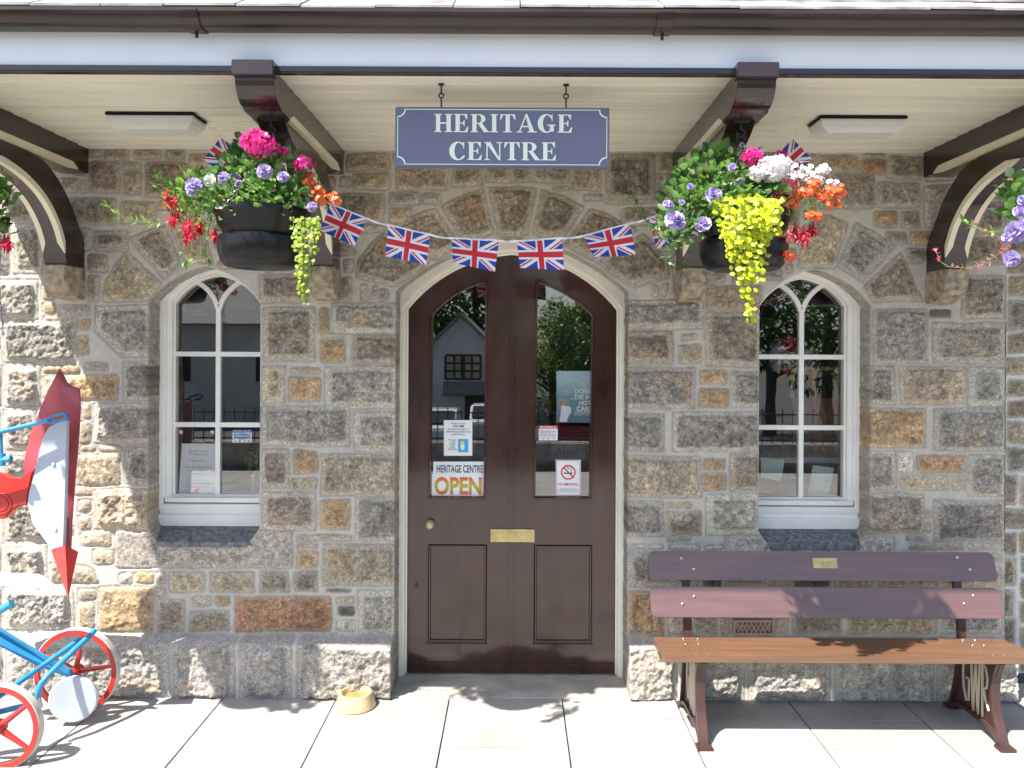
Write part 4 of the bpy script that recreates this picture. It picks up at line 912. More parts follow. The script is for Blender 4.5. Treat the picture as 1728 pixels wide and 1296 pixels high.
def penny(mb,p,l):
    n=Vector((R.uniform(-.7,.7),-1,R.uniform(-.1,1.1))); n,a,b=ortho(n); ph=R.uniform(0,6); r=l*.5*R.uniform(.75,1.2)
    mb.add([p+n*r*.15]+[p+(a*math.cos(ph+k*PI/4)+b*math.sin(ph+k*PI/4))*r*(1-.12*(k%2))-n*r*.12*(k%3) for k in range(8)],[(0,k+1,(k+1)%8+1) for k in range(8)])
def trail(t,pts,m,l,w,name,step=.022,shape=0,pairs=2,dd=.985,stemr=.0016,flower=None):
    """stem through photograph points with leaves in pairs"""
    q=[at(p[0],p[1],p[2] if len(p)>2 else dd) for p in pts]; mb=MB(); ms=MB(); ms.tube(q,stemr,5)
    for a,b in zip(q,q[1:]):
        n=max(1,int((b-a).length/step)); t2=(b-a).normalized()
        for i in range(n):
            p=a.lerp(b,(i+R.random())/n); _,u,v=ortho(t2); ph=R.uniform(0,PI)
            for k in range(pairs):
                e=ph+k*2*PI/pairs; leaf(mb,p,u*math.cos(e)+v*math.sin(e)+t2*.5+Vector((0,-.2,.1)),l*R.uniform(.7,1.2),w*R.uniform(.8,1.2),shape=shape)
    for k in range(5): leaf(mb,q[-1],(q[-1]-q[-2]).normalized()+rv()*.8,l,w,shape=shape)
    o=sub(mb,name,m,t); ms.build('stem',M['stem'],o); return o
def curtain(t,x0,x1,y0,ends,m,dd,l=.019,sp=.015,name='creeper_trail'):
    mb=MB(); ms=MB()
    for i,ye in enumerate(ends):
        x=x0+(x1-x0)*(i+.5)/len(ends)+R.uniform(-4,4); xe=x+(((x0+x1)/2)-x)*R.uniform(.0,.45); z=dd+R.uniform(-.03,.05); q=[]
        for k in range(7):
            s=k/6; q.append(at(x+(xe-x)*s+R.uniform(-3,3),y0+(ye-y0)*s,z+.04*math.sin(s*3)*(1 if i%2 else .4)))
        ms.tube(q,.0014,4)
        for a,b in zip(q,q[1:]):
            n=max(1,int((b-a).length/sp))
            for k in range(n):
                p=a.lerp(b,(k+R.random()*.6)/n)
                for s in (-1,1): penny(mb,p+Vector((s*l*R.uniform(.25,.6),R.uniform(-.012,.006),R.uniform(-.006,.006))),l)
    o=sub(mb,name,m,t); ms.build('stem',M['stem'],o)
def basket(x,label):
    t=thing('hanging_basket',label,'hanging basket',(x,-.985,2.07),'flower baskets hanging from the eaves brackets'); c=(x,-.985,0); mb=MB()
    prof=[(.0,2.19),(.10,2.175),(.135,2.185),(.158,2.23),(.172,2.278),(.181,2.282),(.183,2.275),(.178,2.262),(.170,2.235),(.150,2.195),(.140,2.178)]
    mb.lathe([(.0,2.255),(.165,2.255),(.170,2.284)]+[(.178,2.288),(.184,2.284),(.184,2.268),(.177,2.262),(.166,2.225),(.150,2.198),(.146,2.186),(.156,2.184),(.166,2.174),(.169,2.15),(.166,2.12),(.155,2.085),(.140,2.068),(.12,2.062),(0,2.062)],c,48)
    mb.build('pot',M['black'],t,smooth=35); return t
def chains(t,x,hook):
    for k in range(3):
        q=2*PI*k/3+PI/2+.4; a=Vector((hook[0],-.985,hook[1])); b=Vector((x+.165*math.cos(q),-.985+.165*math.sin(q),2.27)); n=int((b-a).length/.021); mb=MB(); tt=(b-a).normalized(); _,u,v=ortho(tt)
        for i in range(n):
            p=a.lerp(b,(i+.5)/n); w=u if i%2 else v; mb.tube([p+tt*.013*math.cos(s)+w*.006*math.sin(s) for s in [2*PI*j/8 for j in range(8)]],.0018,5,closed=True,up=tt.cross(w))
        mb.build('chain',M['chain'],t,smooth=60)
    mb=MB(); mb.tube([(hook[0],-.985+.0,hook[1])]+[(hook[0]+.016*math.sin(s),-.985,hook[1]+.016-.016*math.cos(s)) for s in [2*PI*i/12 for i in range(13)]],.0028,6,up=(0,1,0)); mb.build('ring',M['iron'],t)
# left basket
x=-.985; t=basket(x,'black pot spilling magenta geraniums and lilac petunias, left of the hanging sign'); chains(t,x,(BRX[1],2.56))
foliage(t,[(430,292,44),(470,318,44,1.02),(385,315,40,1.0),(500,325,34),(345,325,34),(425,268,28),(395,285,28),(480,280,28),(440,340,32,1.08),(490,345,24,1.06),(380,345,28,1.08),(520,338,18),(325,340,22),(430,320,60,.88),(505,292,16),(395,252,10),(410,240,9)],'leaf',.038,.027,'foliage',1,1.35,extra=([(400,330,44,1.1),(460,335,40,1.1),(440,300,40,1.06),(350,330,30,1.06)],'leafbright',.022,.012,0,1.1))
foliage(t,[(330,315,30,1.02),(300,340,26,1.0),(318,365,28,1.0),(275,312,13),(262,298,8),(345,380,26,1.05),(340,430,10),(312,440,8),(300,320,22)],'leafbright',.032,.011,'shoots',0,2.0)
foliage(t,[(525,320,20),(545,340,18),(530,355,16),(505,300,20)],'leafdark',.03,.007,'fine_foliage',0,2.2)
trail(t,[(330,345),(300,372),(270,377),(240,376),(215,368),(198,362),(182,348)],'leafbright',.034,.010,'trailing_shoot',.02); trail(t,[(330,350),(310,330),(285,312),(262,298)],'leafbright',.03,.010,'trailing_shoot'); trail(t,[(355,370,1.0),(350,400,1.02),(346,425,1.02),(352,438,1.02)],'leafbright',.03,.011,'trailing_shoot',.05); trail(t,[(320,375),(306,405),(305,430),(310,442)],'leafbright',.03,.011,'trailing_shoot',.05)
geranium(t,438,244,1.12,26,'pink',80); geranium(t,513,277,1.06,16,'pink',40); geranium(t,482,256,1.05,9,'pink',20)
for px,py,r in ((328,312,14),(378,304,11),(400,298,7),(447,294,13),(478,299,11),(527,350,9),(403,312,7),(355,305,10),(392,300,5)): ruffle(t,px,py+R.uniform(-5,5),1.13+R.uniform(-.05,.03),r*R.uniform(.75,1),'wpetal' if px in (355,405) else 'purple')
for px,py,r in ((522,303,13),(535,322,14),(545,335,12),(562,330,10),(568,338,8)): spray(t,px,py,1.04,r,'orange',20,.010)
fuchsia(t,290,335,1.0,4,9); fuchsia(t,318,385,1.03,9,20); fuchsia(t,362,400,1.0,2,6); fuchsia(t,296,362,1.0,3,8); fuchsia(t,537,390,.95,2,5)
curtain(t,494,540,368,[420,470,500,515,470,430,400],'lime',1.14,name='creeper_trail')
# right basket
x=.882; t=basket(x,'black pot with golden creeper and white and orange flowers, right of the hanging sign'); chains(t,x,(BRX[2],2.56))
foliage(t,[(1180,300,42,1.02),(1150,345,36,1.04),(1210,278,30),(1225,320,38,1.06),(1200,352,38,1.08),(1252,300,32),(1165,380,28,1.08),(1138,390,20,1.06),(1300,310,34),(1252,345,30,1.1),(1300,340,28,1.1),(1198,258,12),(1225,264,16),(1133,320,18),(1150,410,14,1.05),(1260,320,60,.9),(1120,372,14,.98),(1128,400,16,.98),(1116,352,10,.98),(1132,388,22,1.0),(1142,404,20,1.0),(1118,384,14,1.0)],'leaf',.042,.031,'foliage',1,1.3,extra=([(1190,320,44,1.1),(1160,360,30,1.1),(1230,290,30,1.06)],'leafbright',.024,.014,0,1.0))
foliage(t,[(1340,360,32,1.05),(1370,335,26,1.0),(1320,385,26,1.06),(1390,345,20,1.0),(1305,350,30,1.08),(1350,320,30,1.0),(1325,400,14)],'leafbright',.032,.006,'fine_foliage',0,2.2)
trail(t,[(1130,395),(1100,385,.95),(1085,365,.9),(1075,345,.88),(1066,330,.86)],'leafdark',.03,.014,'trailing_shoot',.02); trail(t,[(1150,410),(1125,420),(1123,440),(1128,445)],'leaf',.032,.02,'trailing_shoot',.03); trail(t,[(1165,400),(1162,430),(1160,445)],'leafdark',.025,.012,'trailing_shoot',.03)
for px,py,r in ((1138,372,14),(1127,346,8),(1186,379,12),(1204,330,12),(1165,315,5),(1235,282,6),(1150,342,5),(1146,378,9),(1250,305,5)): ruffle(t,px,py,1.16,r)
geranium(t,1270,266,1.12,17,'pink',44); geranium(t,1318,263,1.05,11,'pink',24); geranium(t,1302,285,1.14,25,'wpetal',90); geranium(t,1278,294,1.14,15,'wpetal',40); geranium(t,1328,316,1.12,16,'rose',34); geranium(t,1310,335,1.13,10,'red',20)
for px,py,r in ((1345,285,20),(1365,292,18),(1330,300,16),(1378,300,14),(1325,275,10),(1405,310,11),(1390,285,10)): spray(t,px,py,1.08,r,'wpetal',34,.009,'alyssum_spray')
for px,py,r in ((1372,310,12),(1398,325,14),(1415,322,14),(1405,340,16),(1362,322,12),(1340,340,12),(1350,328,10),(1385,330,9),(1330,432,13),(1368,362,8),(1380,365,7),(1325,350,9)): spray(t,px,py,1.1,r,'orange',22,.010)
fuchsia(t,1350,396,1.08,4,12); fuchsia(t,1338,385,1.1,3,9,'rose'); fuchsia(t,1372,385,1.05,2,5); 
curtain(t,1206,1318,335,[385,440,415,470,425,505,470,545,480,425,450,395,372],'gold',1.19,.025,.019); foliage(t,[(1265,365,34,1.17),(1245,390,28,1.18),(1290,380,26,1.17),(1260,345,26,1.15)],'gold',.024,.022,'creeper_mound',2,2.4)
# outer baskets
x=-2.30; t=basket(x,'pot of dark green foliage and crimson fuchsia at the far left edge'); chains(t,x,(BRX[0],2.56)); cx=CX+x/3.095*F
foliage(t,[(cx,300,70),(cx+60,320,50),(cx+100,340,44),(cx+125,350,28),(cx-60,320,50),(cx+110,380,30),(cx+20,340,60,1.08),(cx+120,300,14)],'leafdark',.055,.042,'foliage',1,1.1); fuchsia(t,cx+138,412,1.03,4,8); fuchsia(t,cx+120,390,1.0,3,8); fuchsia(t,cx+60,400,1.1,6,16)
trail(t,[(cx+120,370),(cx+130,420),(cx+128,480),(cx+132,530),(cx+134,560)],'purple',.016,.012,'lobelia_trail',.02); trail(t,[(cx+110,290),(cx+130,280),(cx+138,295)],'leafbright',.03,.01,'trailing_shoot'); geranium(t,cx+20,250,1.03,22,'pink',40); spray(t,cx-30,300,1.1,20,'orange')
x=2.19; t=basket(x,'pot of variegated pink-tipped trailing stems and violet petunias at the far right edge'); chains(t,x,(BRX[3],2.56)); cx=CX+x/3.095*F
foliage(t,[(cx,300,64),(cx-70,320,46),(cx-100,350,36),(cx+60,320,50),(cx-110,320,24),(cx-20,340,60,1.08),(cx-95,385,26,1.04),(cx-115,400,16)],'leaf',.045,.034,'foliage',1,1.15)
for px,py,r in ((1712,392,16),(1724,376,11),(1706,437,12),(1724,340,9),(1720,358,9),(1700,402,8),(cx-40,340,12),(cx+20,330,12)): ruffle(t,px,py,1.14,r)
trail(t,[(1735,400),(1700,392,1.05),(1668,392,1.05),(1640,382,1.03),(1625,372,1.02)],'leafbright',.032,.012,'trailing_shoot',.018); trail(t,[(1720,400),(1690,425,1.08),(1665,442,1.08),(1635,453,1.06),(1600,450,1.04),(1585,440,1.02),(1580,425,1.0)],'rose',.02,.010,'trailing_shoot',.02); trail(t,[(1725,410),(1680,405),(1660,390),(1650,380)],'rose',.02,.012,'trailing_shoot',.03); geranium(t,cx+10,250,1.02,22,'pink',40)
# ================================================================== BENCH
bx0,bx1=.655,2.345
bn=thing('bench','brown slatted station bench with iron ends, against the wall under the right window','bench',((bx0+bx1)/2,-.36,0))
def plank(name,x0,x1,d0,z0,d1,z1,th,cut,round_top=True):
    """board whose face runs from (d0,z0) to (d1,z1) with clipped end corners"""
    x0,x1=min(x0,x1),max(x0,x1); a=Vector((0,-d0,z0)); u=Vector((0,-d1,z1))-a; n=Vector((1,0,0)).cross(u).normalized(); L=u.length; r=cut
    def arc(cx,cy,s): return [(cx+r*math.cos(s+PI/2*i/5),cy+r*math.sin(s+PI/2*i/5)) for i in range(6)]
    pr=arc(x1-r,L-r,0)+arc(x0+r,L-r,PI/2)+arc(x0+r,r,PI)+arc(x1-r,r,1.5*PI); uu=u.normalized()
    if n.y>0 and abs(n.y)>.5: n=-n
    if n.z<0 and abs(n.z)>.5: n=-n
    mb=MB(); mb.prism([Vector((x,0,0))+a+uu*y for x,y in pr],-n*th); return mb.build(name,M['seat' if 'seat' in name else 'bench'],bn,bevel=.002,smooth=40)
up=plank('back_rail',bx0+.0,bx1+.0,.222,.638,.177,.768,.03,.03); lo=plank('back_rail',bx0,bx1,.272,.473,.225,.607,.03,.03)
plank('seat_board',bx0+.01,bx1,.255,.374,.405,.381,.03,.02); plank('seat_board',bx0,bx1,.412,.390,.555,.398,.03,.02)
pa,pb=P(1373,943,.205),P(1414,959,.205); mb=MB(); ff=lambda z:-(.222-(z-.638)/.13*.045)
mb.prism([(pa.x,ff(pb.z),pb.z),(pb.x,ff(pb.z),pb.z),(pb.x,ff(pa.z),pa.z),(pa.x,ff(pa.z),pa.z)],(0,-.002,0)); pq=mb.build('plaque',M['brass'],bn,bevel=.001)
text('IN LOVING MEMORY OF\nONE WHO ENJOYED\nTHIS STATION',1380,1407,947,956,.2072,mat('plaque_engraving',(.20,.14,.05),.5,.1,9),pq)
def ybar(mb,pts,th,x0,x1):
    n=len(pts); loops=[]
    for i in range(n):
        a=Vector(pts[max(i-1,0)]);b=Vector(pts[min(i+1,n-1)]); t=(b-a).normalized(); q=Vector((-t.y,t.x))*th/2; p=Vector(pts[i]); l=p+q; r=p-q
        loops.append([(x0,-l.x,l.y),(x1,-l.x,l.y),(x1,-r.x,r.y),(x0,-r.x,r.y)])
    mb.loft(loops); mb.add(loops[0],[(0,1,2,3)]); mb.add(loops[-1],[(3,2,1,0)])
def smooth2(p,k=5):
    q=[]
    for i in range(len(p)-1):
        a=p[max(i-1,0)];b=p[i];c=p[i+1];d=p[min(i+2,len(p)-1)]
        for s in range(k):
            t=s/k; q.append(tuple(.5*((2*b[j])+(-a[j]+c[j])*t+(2*a[j]-5*b[j]+4*c[j]-d[j])*t*t+(-a[j]+3*b[j]-3*c[j]+d[j])*t**3) for j in (0,1)))
    return q+[p[-1]]
GW={'G':[[(-.42,.62),(-.50,.90),(-.66,.95),(-.80,.55),(-.82,0),(-.76,-.6),(-.60,-.95),(-.46,-.80),(-.42,-.4),(-.42,-.02)],[(-.60,-.02),(-.40,-.02)]],
'W':[[(-.30,1),(-.17,-1)],[(-.17,-1),(0,.75)],[(0,.75),(.13,-1)],[(.13,-1),(.28,1)]],
'R':[[(.42,-1),(.42,1)],[(.42,.92),(.62,.90),(.74,.55),(.68,.12),(.46,.0)],[(.50,.0),(.62,-.4),(.80,-.95)]]}
for xe in (.838,2.162):
    mb=MB(); w=.022
    prof=[(.14,0),(.185,0),(.235,.035),(.51,.035),(.545,0),(.585,0),(.56,.05),(.52,.13),(.505,.20),(.512,.28),(.545,.362),(.235,.352),(.222,.27),(.205,.18),(.18,.08)]
    mb.prism([(xe-.006,-d2,z) for d2,z in prof],(.012,0,0))
    for pts in ([(.572,.0),(.545,.06),(.508,.14),(.497,.21),(.505,.29),(.535,.366)],[(.150,.0),(.180,.07),(.208,.17),(.226,.27),(.238,.356)],[(.165,.012),(.24,.05),(.37,.058),(.50,.05),(.56,.012)]):
        ybar(mb,smooth2(pts),.018,xe-w,xe+w)
    ybar(mb,[(.24,.36),(.54,.371)],.016,xe-w-.001,xe+w+.001)
    mb.box(xe-.035,xe+.035,-.13,-.18,.0,.014); mb.box(xe-.035,xe+.035,-.55,-.605,.0,.014)
    ybar(mb,[(.232,.356),(.222,.46),(.185,.61),(.150,.762)],.02,xe-w+.002,xe+w-.002)
    lg=mb.build('leg',M['benchiron'],bn,bevel=.002)
    mb=MB(); cy,cz,ry,rz=.366,.205,.128,.146
    for L in GW.values():
        for st in L:
            p=[]
            for u,v in st: e=math.sqrt(max(.05,1-u*u)); p.append((cy+ry*u,cz+rz*v*e))
            for sd in (-1,1): ybar(mb,p,.0085,xe+sd*.006,xe+sd*.012)
    mb.build('monogram',M['lettercream'],lg)
for px,py,dd in ((1150,942,.19),(1171,960,.205),(1616,941,.19),(1637,961,.205),(1151,1018,.238),(1171,1006,.234),(1625,1018,.238),(1642,1005,.234)):
    c=P(px,py,dd); d3={.19:.197,.205:.2075}.get(dd); 
    # bolt heads sit on the sloping board faces
    z=c.z; face=(.222-(z-.638)/.13*.045) if z>.62 else (.272-(z-.473)/.134*.047)
    mb=MB(); mb.lathe([(0,.005),(.005,.0045),(.008,.002),(.0085,-.002)],(c.x,-face,z),12,axis='y'); mb.build('bolt',M['chain'],bn,smooth=50)
for xe in (.838,2.162):
    for d2,z in ((.29,.379),(.37,.384),(.45,.390),(.52,.3945)):
        for s in (-.03,.03): mb=MB(); mb.lathe([(0,z+.003),(.004,z+.0025),(.006,z-.001)],(xe+s+R.uniform(-.01,.01),-d2,0),10); mb.build('bolt',M['chain'],bn,smooth=50)
# ================================================================== PLOUGH
pl=thing('plough','old cast iron plough painted red, white and blue, standing at the left end of wall','plough',(-2.3,-.45,0))
def slab(name,q,d,th,m,bev=.003,parent=pl,smooth=35):
    mb=MB(); mb.prism([P(x,y,(d(x,y) if callable(d) else d)) for x,y in q],(0,th,0)); return mb.build(name,M[m],parent,bevel=bev,smooth=smooth)
# mouldboard: curved plate
def mould():
    rows=[(622,[100,100.5]),(632,[95,106]),(645,[88,112]),(651,[85,120]),(656,[82,134]),(690,[68,135]),(730,[52,133]),(770,[42,130]),(800,[40,127]),(840,[52,124]),(880,[72,121]),(928,[96,119])]
    mb=MB(); n=10; F_=[];Bk=[]
    for y,(a,b) in rows:
        f=[];g=[]
        for i in range(n+1):
            u=i/n; px=a+(b-a)*u; dd=.43-.07*math.sin((y-622)/300*2.4)*(1-u)**2-.05*u
            p=P(px,y,dd); f.append(p); g.append(p+Vector((0,.008,0)))
        F_.append(f);Bk.append(g)
    mb.loft([f+g[::-1] for f,g in zip(F_,Bk)]); o=mb.build('mouldboard',M['pdark'],pl,smooth=60); return o
mould()
ws=slab('landside_board',[(113,709),(97,713),(82,721),(71,740),(66,760),(59,792),(48,833),(46,852),(55,885),(83,922),(88,926),(107,924),(109,870),(112,780)],.50,.022,'pwhite')
for px,py in ((90,783),(93,893)):
    c=P(px,py,.502); mb=MB(); mb.lathe([(0,.004),(.007,.004),(.009,-.001)],(c.x,c.y,c.z),16,axis='y'); mb.build('bolt',M['pwhite'],ws,smooth=40)
mb=MB(); a,b,c,e=[P(*q) for q in ((86,928,.47),(110,920,.55),(132,931,.46),(115,1010,.44))]; f=P(110,930,.40); mb.add([a,b,c,e,f],[(0,3,1),(1,3,2),(0,1,4),(1,2,4),(0,4,3),(2,3,4)]); mb.build('share_point',M['pred'],pl)
bm_=slab('beam',[(-160,770),(-40,795),(0,801),(15,808),(32,809),(46,800),(58,790),(52,812),(48,833),(46,853),(32,854),(20,862),(8,876),(0,876),(-40,878),(-160,850)],.46,.05,'pred',.006)
c=P(2,850,.462); mb=MB()
for r in (.046,.030): mb.tube([(c.x+r*math.cos(q),c.y,c.z+r*math.sin(q)) for q in [2*PI*i/32 for i in range(32)]],.0025,6,closed=True,up=(0,1,0))
mb.build('maker_emblem',M['pred'],bm_,smooth=50)
def rod(name,pts,r,m='pblue'):
    mb=MB(); mb.tube([P(*p) for p in pts],r,10); return mb.build(name,M[m],pl,smooth=50)
rd=rod('lift_rod',[(-120,742,.60),(0,729,.58),(30,722,.57),(82,709,.56)],.011)
mb=MB(); loop=[]
ctr=[(85,709),(108,702.5)]; out=[]
A=P(87,708.5,.56);Bq=P(107,703,.56); dv=(Bq-A).normalized(); nv=Vector((-dv.z,0,dv.x))
def stad(r): return [Bq+dv*r*math.cos(q)+nv*r*math.sin(q) for q in [-PI/2+PI*i/8 for i in range(9)]]+[A+dv*r*math.cos(q)+nv*r*math.sin(q) for q in [PI/2+PI*i/8 for i in range(9)]]
o_,i_=stad(.019),stad(.008); h=Vector((0,.007,0)); mb.loft([[p-h for p in o_],[p-h for p in i_],[p+h for p in i_],[p+h for p in o_],[p-h for p in o_]]); mb.build('slotted_eye',M['pblue'],rd,bevel=.001)
rod('drop_link',[(1,728,.575),(1,750,.575),(2,782,.57)],.009); mb=MB(); c=P(8,775,.56); mb.tube([P(-6,776,.57),P(19,774,.57)],.017,6); mb.tube([P(4,765,.572),P(4,786,.572)],.014,8); mb.build('clamp',M['pblue'],pl,bevel=.002)
slab('coulter_blade',[(-60,962),(0,967),(62,969),(76,975),(97,992),(60,993),(0,990),(-60,988)],.52,.012,'pwhite')
rod('stay_bar',[(-60,1058,.55),(0,1030,.55),(20,1018,.55)],.017)
mb=MB(); mb.prism([P(-90,1040,.52),P(-5,1088,.48),P(60,1124,.42),P(122,1146,.36),P(116,1132,.36),P(58,1100,.42),P(-5,1063,.48),P(-90,1012,.52)],(0,.03,0)); mb.build('draught_beam',M['pblue'],pl,bevel=.004)
rod('handle_rod',[(-40,1200,.80),(0,1174,.72),(20,1160,.66),(80,1118,.5),(136,1078,.36)],.0125)
hr=rod('crank_rod',[(64,1176,.62),(65,1164,.62),(70,1153,.61),(80,1141,.59),(120,1102,.48),(150,1074,.38),(160,1063,.35)],.0135); mb=MB(); mb.tube([P(64,1176,.62),P(68,1194,.62)],.011,8); mb.build('metal_tip',M['chain'],hr,smooth=50)
rod('tie_rod',[(-50,1212,.72),(0,1201,.70),(58,1187,.66)],.012)
def wheel(px,py,d,r,ph,name='wheel'):
    c=P(px,py,d); mb=MB(); n=56
    for rr_,w0,w1,mm in ((r,-.004,.05,1),):
        pass
    ring=lambda q,y:[(c.x+q*math.cos(2*PI*i/n),c.y+y,c.z+q*math.sin(2*PI*i/n)) for i in range(n)]
    mb.loft([ring(r-.003,-.003),ring(r,0),ring(r,.034),ring(r-.010,.034),ring(r-.010,.0),ring(r-.012,-.002)],1); 
    mb.loft([ring(r-.004,-.0035),ring(r-.026,-.0035),ring(r-.026,.012),ring(r-.011,.012)],0)
    w=mb.build(name,[M['pred'],M['tread']],pl,smooth=40)
    for k in range(5):
        a=ph+2*PI*k/5; m2=MB(); u=Vector((math.cos(a),0,math.sin(a))); m2.tube([c+u*.02+Vector((0,.005,0)),c+u*(r-.014)+Vector((0,.006,0))],[.014,.0085],8); m2.build('spoke',M['pred'],w,smooth=50)
    m2=MB(); m2.lathe([(0,.04),(.018,.038),(.026,.025),(.028,-.03),(0,-.032)],(c.x,c.y,c.z),20,axis='y'); m2.build('hub',M['pred'],w,smooth=40)
wheel(127,1133,.30,.2,math.radians(80)); wheel(-5,1229,.76,.178,math.radians(38))
c=P(124,1180,.40); mb=MB(); mb.lathe([(0,.012),(.10,.010),(.106,.004),(.106,-.012),(0,-.014)],(0,0,0),40,axis='y'); 
rot=Matrix.Rotation(.18,4,'Z'); mb.v=[tuple(rot@Vector(v)+c) for v in mb.v]; mb.build('disc',M['pwhite'],pl,smooth=30)
mb=MB(); mb.tube([c+Vector((0,.012,0)),P(126,1150,.30)],.012,8); mb.build('disc_arm',M['pblue'],pl,smooth=50)
# ================================================================== DOG BOWL
c=Vector((PX(603,.18),-.18,0)); dbw=thing('dog_bowl','round glazed buff dog bowl with water on the paving left of the doorstep','bowl',c)
mb=MB(); mb.lathe([(0,.0),(.094,0),(.099,.006),(.098,.014),(.083,.058),(.079,.070),(.073,.0735),(.067,.070),(.064,.058),(.060,.03),(.045,.022),(0,.02)],c,48); mb.build('bowl',M['bowl'],dbw,smooth=40)
mb=MB(); mb.lathe([(0,.047),(.0625,.047)],c,40); mb.build('water',M['water'],dbw)
# ================================================================== INSIDE THE WINDOWS
def at_in(px,py,dd): return P(px,py,-dd)
a=at_in(1337,672,.62); b=at_in(1420,728,.62); t=thing('display_cabinet','brown wooden cabinet with glazed upper frame seen inside the right window','cabinet',(a.x,.62,0))
mb=MB(); mb.box(a.x,b.x+.1,.62,.95,.0,a.z); 
for i in range(9): x=a.x+(b.x+.1-a.x)*i/9; mb.box(x+.004,x+.032,.614,.62,.05,a.z-.02)
mb.build('body',M['wood'],t); z1=at_in(1337,625,.62).z; mb=MB()
for i in range(4): x=a.x+(b.x+.1-a.x)*i/3; mb.box(x-.012,x+.012,.62,.644,a.z+.001,z1)
mb.box(a.x-.012,b.x+.112,.619,.645,z1,z1+.02); mb.box(a.x-.012,b.x+.112,.91,.94,z1,z1+.02); mb.build('glazed_frame',mat('pale_oak',(.45,.32,.16),.5,.1,9),t)
t=thing('ornament_bundle','bundle of white wrapped shapes with red tops on the display cabinet','ornaments',at_in(1335,625,.72)); wht=[];rr=random.Random(9)
def lump(px,py,dd,r,m,name):
    c=at_in(px,py,dd); bm=bmesh.new(); bmesh.ops.create_icosphere(bm,subdivisions=3,radius=r)
    for v in bm.verts: n=v.co.normalized(); v.co*=1+.16*math.sin(n.x*7+px)*math.sin(n.z*6)+.1*math.sin(n.y*9+n.z*8)
    mb=MB(); mb.add([tuple(v.co+c) for v in bm.verts],[tuple(v.index for v in f.verts) for f in bm.faces]); bm.free(); mb.build(name,M[m],t,smooth=60)
for px,py,r in ((1312,592,.062),(1325,612,.055),(1345,600,.06),(1310,615,.05),(1352,618,.06),(1362,600,.05)): lump(px,py,.72,r*.9,'pwhite','wrapped_shape')
for px,py,r in ((1332,578,.055),(1337,600,.03),(1325,622,.03)): lump(px,py,.68,r*.9,'pred','red_top')
t=thing('display_table','grey topped display table inside the right window','table',(WR,.45,0)); mb=MB(); z=at_in(1352,768,.45).z; mb.box(WR-.5,WR+.55,.34,.58,z-.03,z); mb.build('table_top',mat('table_grey',(.22,.24,.26),.6,.1,4),t)
for x in (WR-.46,WR+.51):
    for y in (.37,.55): mb=MB(); mb.box(x-.02,x+.02,y-.02,y+.02,0,z-.03); mb.build('leg',M['wood'],t)
for k,(q,lb) in enumerate((([(1284,772),(1324,776),(1318,812),(1284,806)],'grey sheet leaning low in the left bottom pane of right window'),([(1372,785),(1408,790),(1396,846),(1362,838)],'grey sheet tilted low in the right bottom pane of right window'))):
    t=thing('loose_sheet',lb,'paper sheet',P(*q[3],-.30),'paper sheets inside the right window'); mb=MB(); mb.prism([P(*p,-.27 if i<2 else -.30) for i,p in enumerate(q)],(0,.002,0)); mb.build('sheet',M['greyink'],t); text('LOCAL HISTORY\nOLD STATION PHOTOGRAPHS\nPLEASE ASK INSIDE',q[0][0]+6,q[1][0]-8,q[0][1]+12,q[3][1]-12,-.262,M['ink'],t) if 0 else None
# vase of greenery in the left window
c=P(428,838,-.33); t=thing('potted_plant','small leafy plant in a glass vase inside the left window','plant',c); mb=MB(); mb.lathe([(0,0),(.028,0),(.034,.03),(.024,.09),(.026,.13),(.024,.13),(.022,.09),(.03,.03),(0,.006)],c,20); mb.build('vase',M['glass'],t,smooth=40)
mb=MB()
for i in range(60): v=rv(); p=c+Vector((v.x*.045,v.y*.03,.20+v.z*.08)); leaf(mb,p,rv()+Vector((0,-.3,.3)),.035,.018)
sub(mb,'leaves','leafbright',t); mb=MB()
for i in range(5): mb.tube([c+Vector((0,0,.02)),c+Vector((R.uniform(-.03,.03),R.uniform(-.02,.02),.2))],.002,5)
mb.build('stems',M['stem'],t)
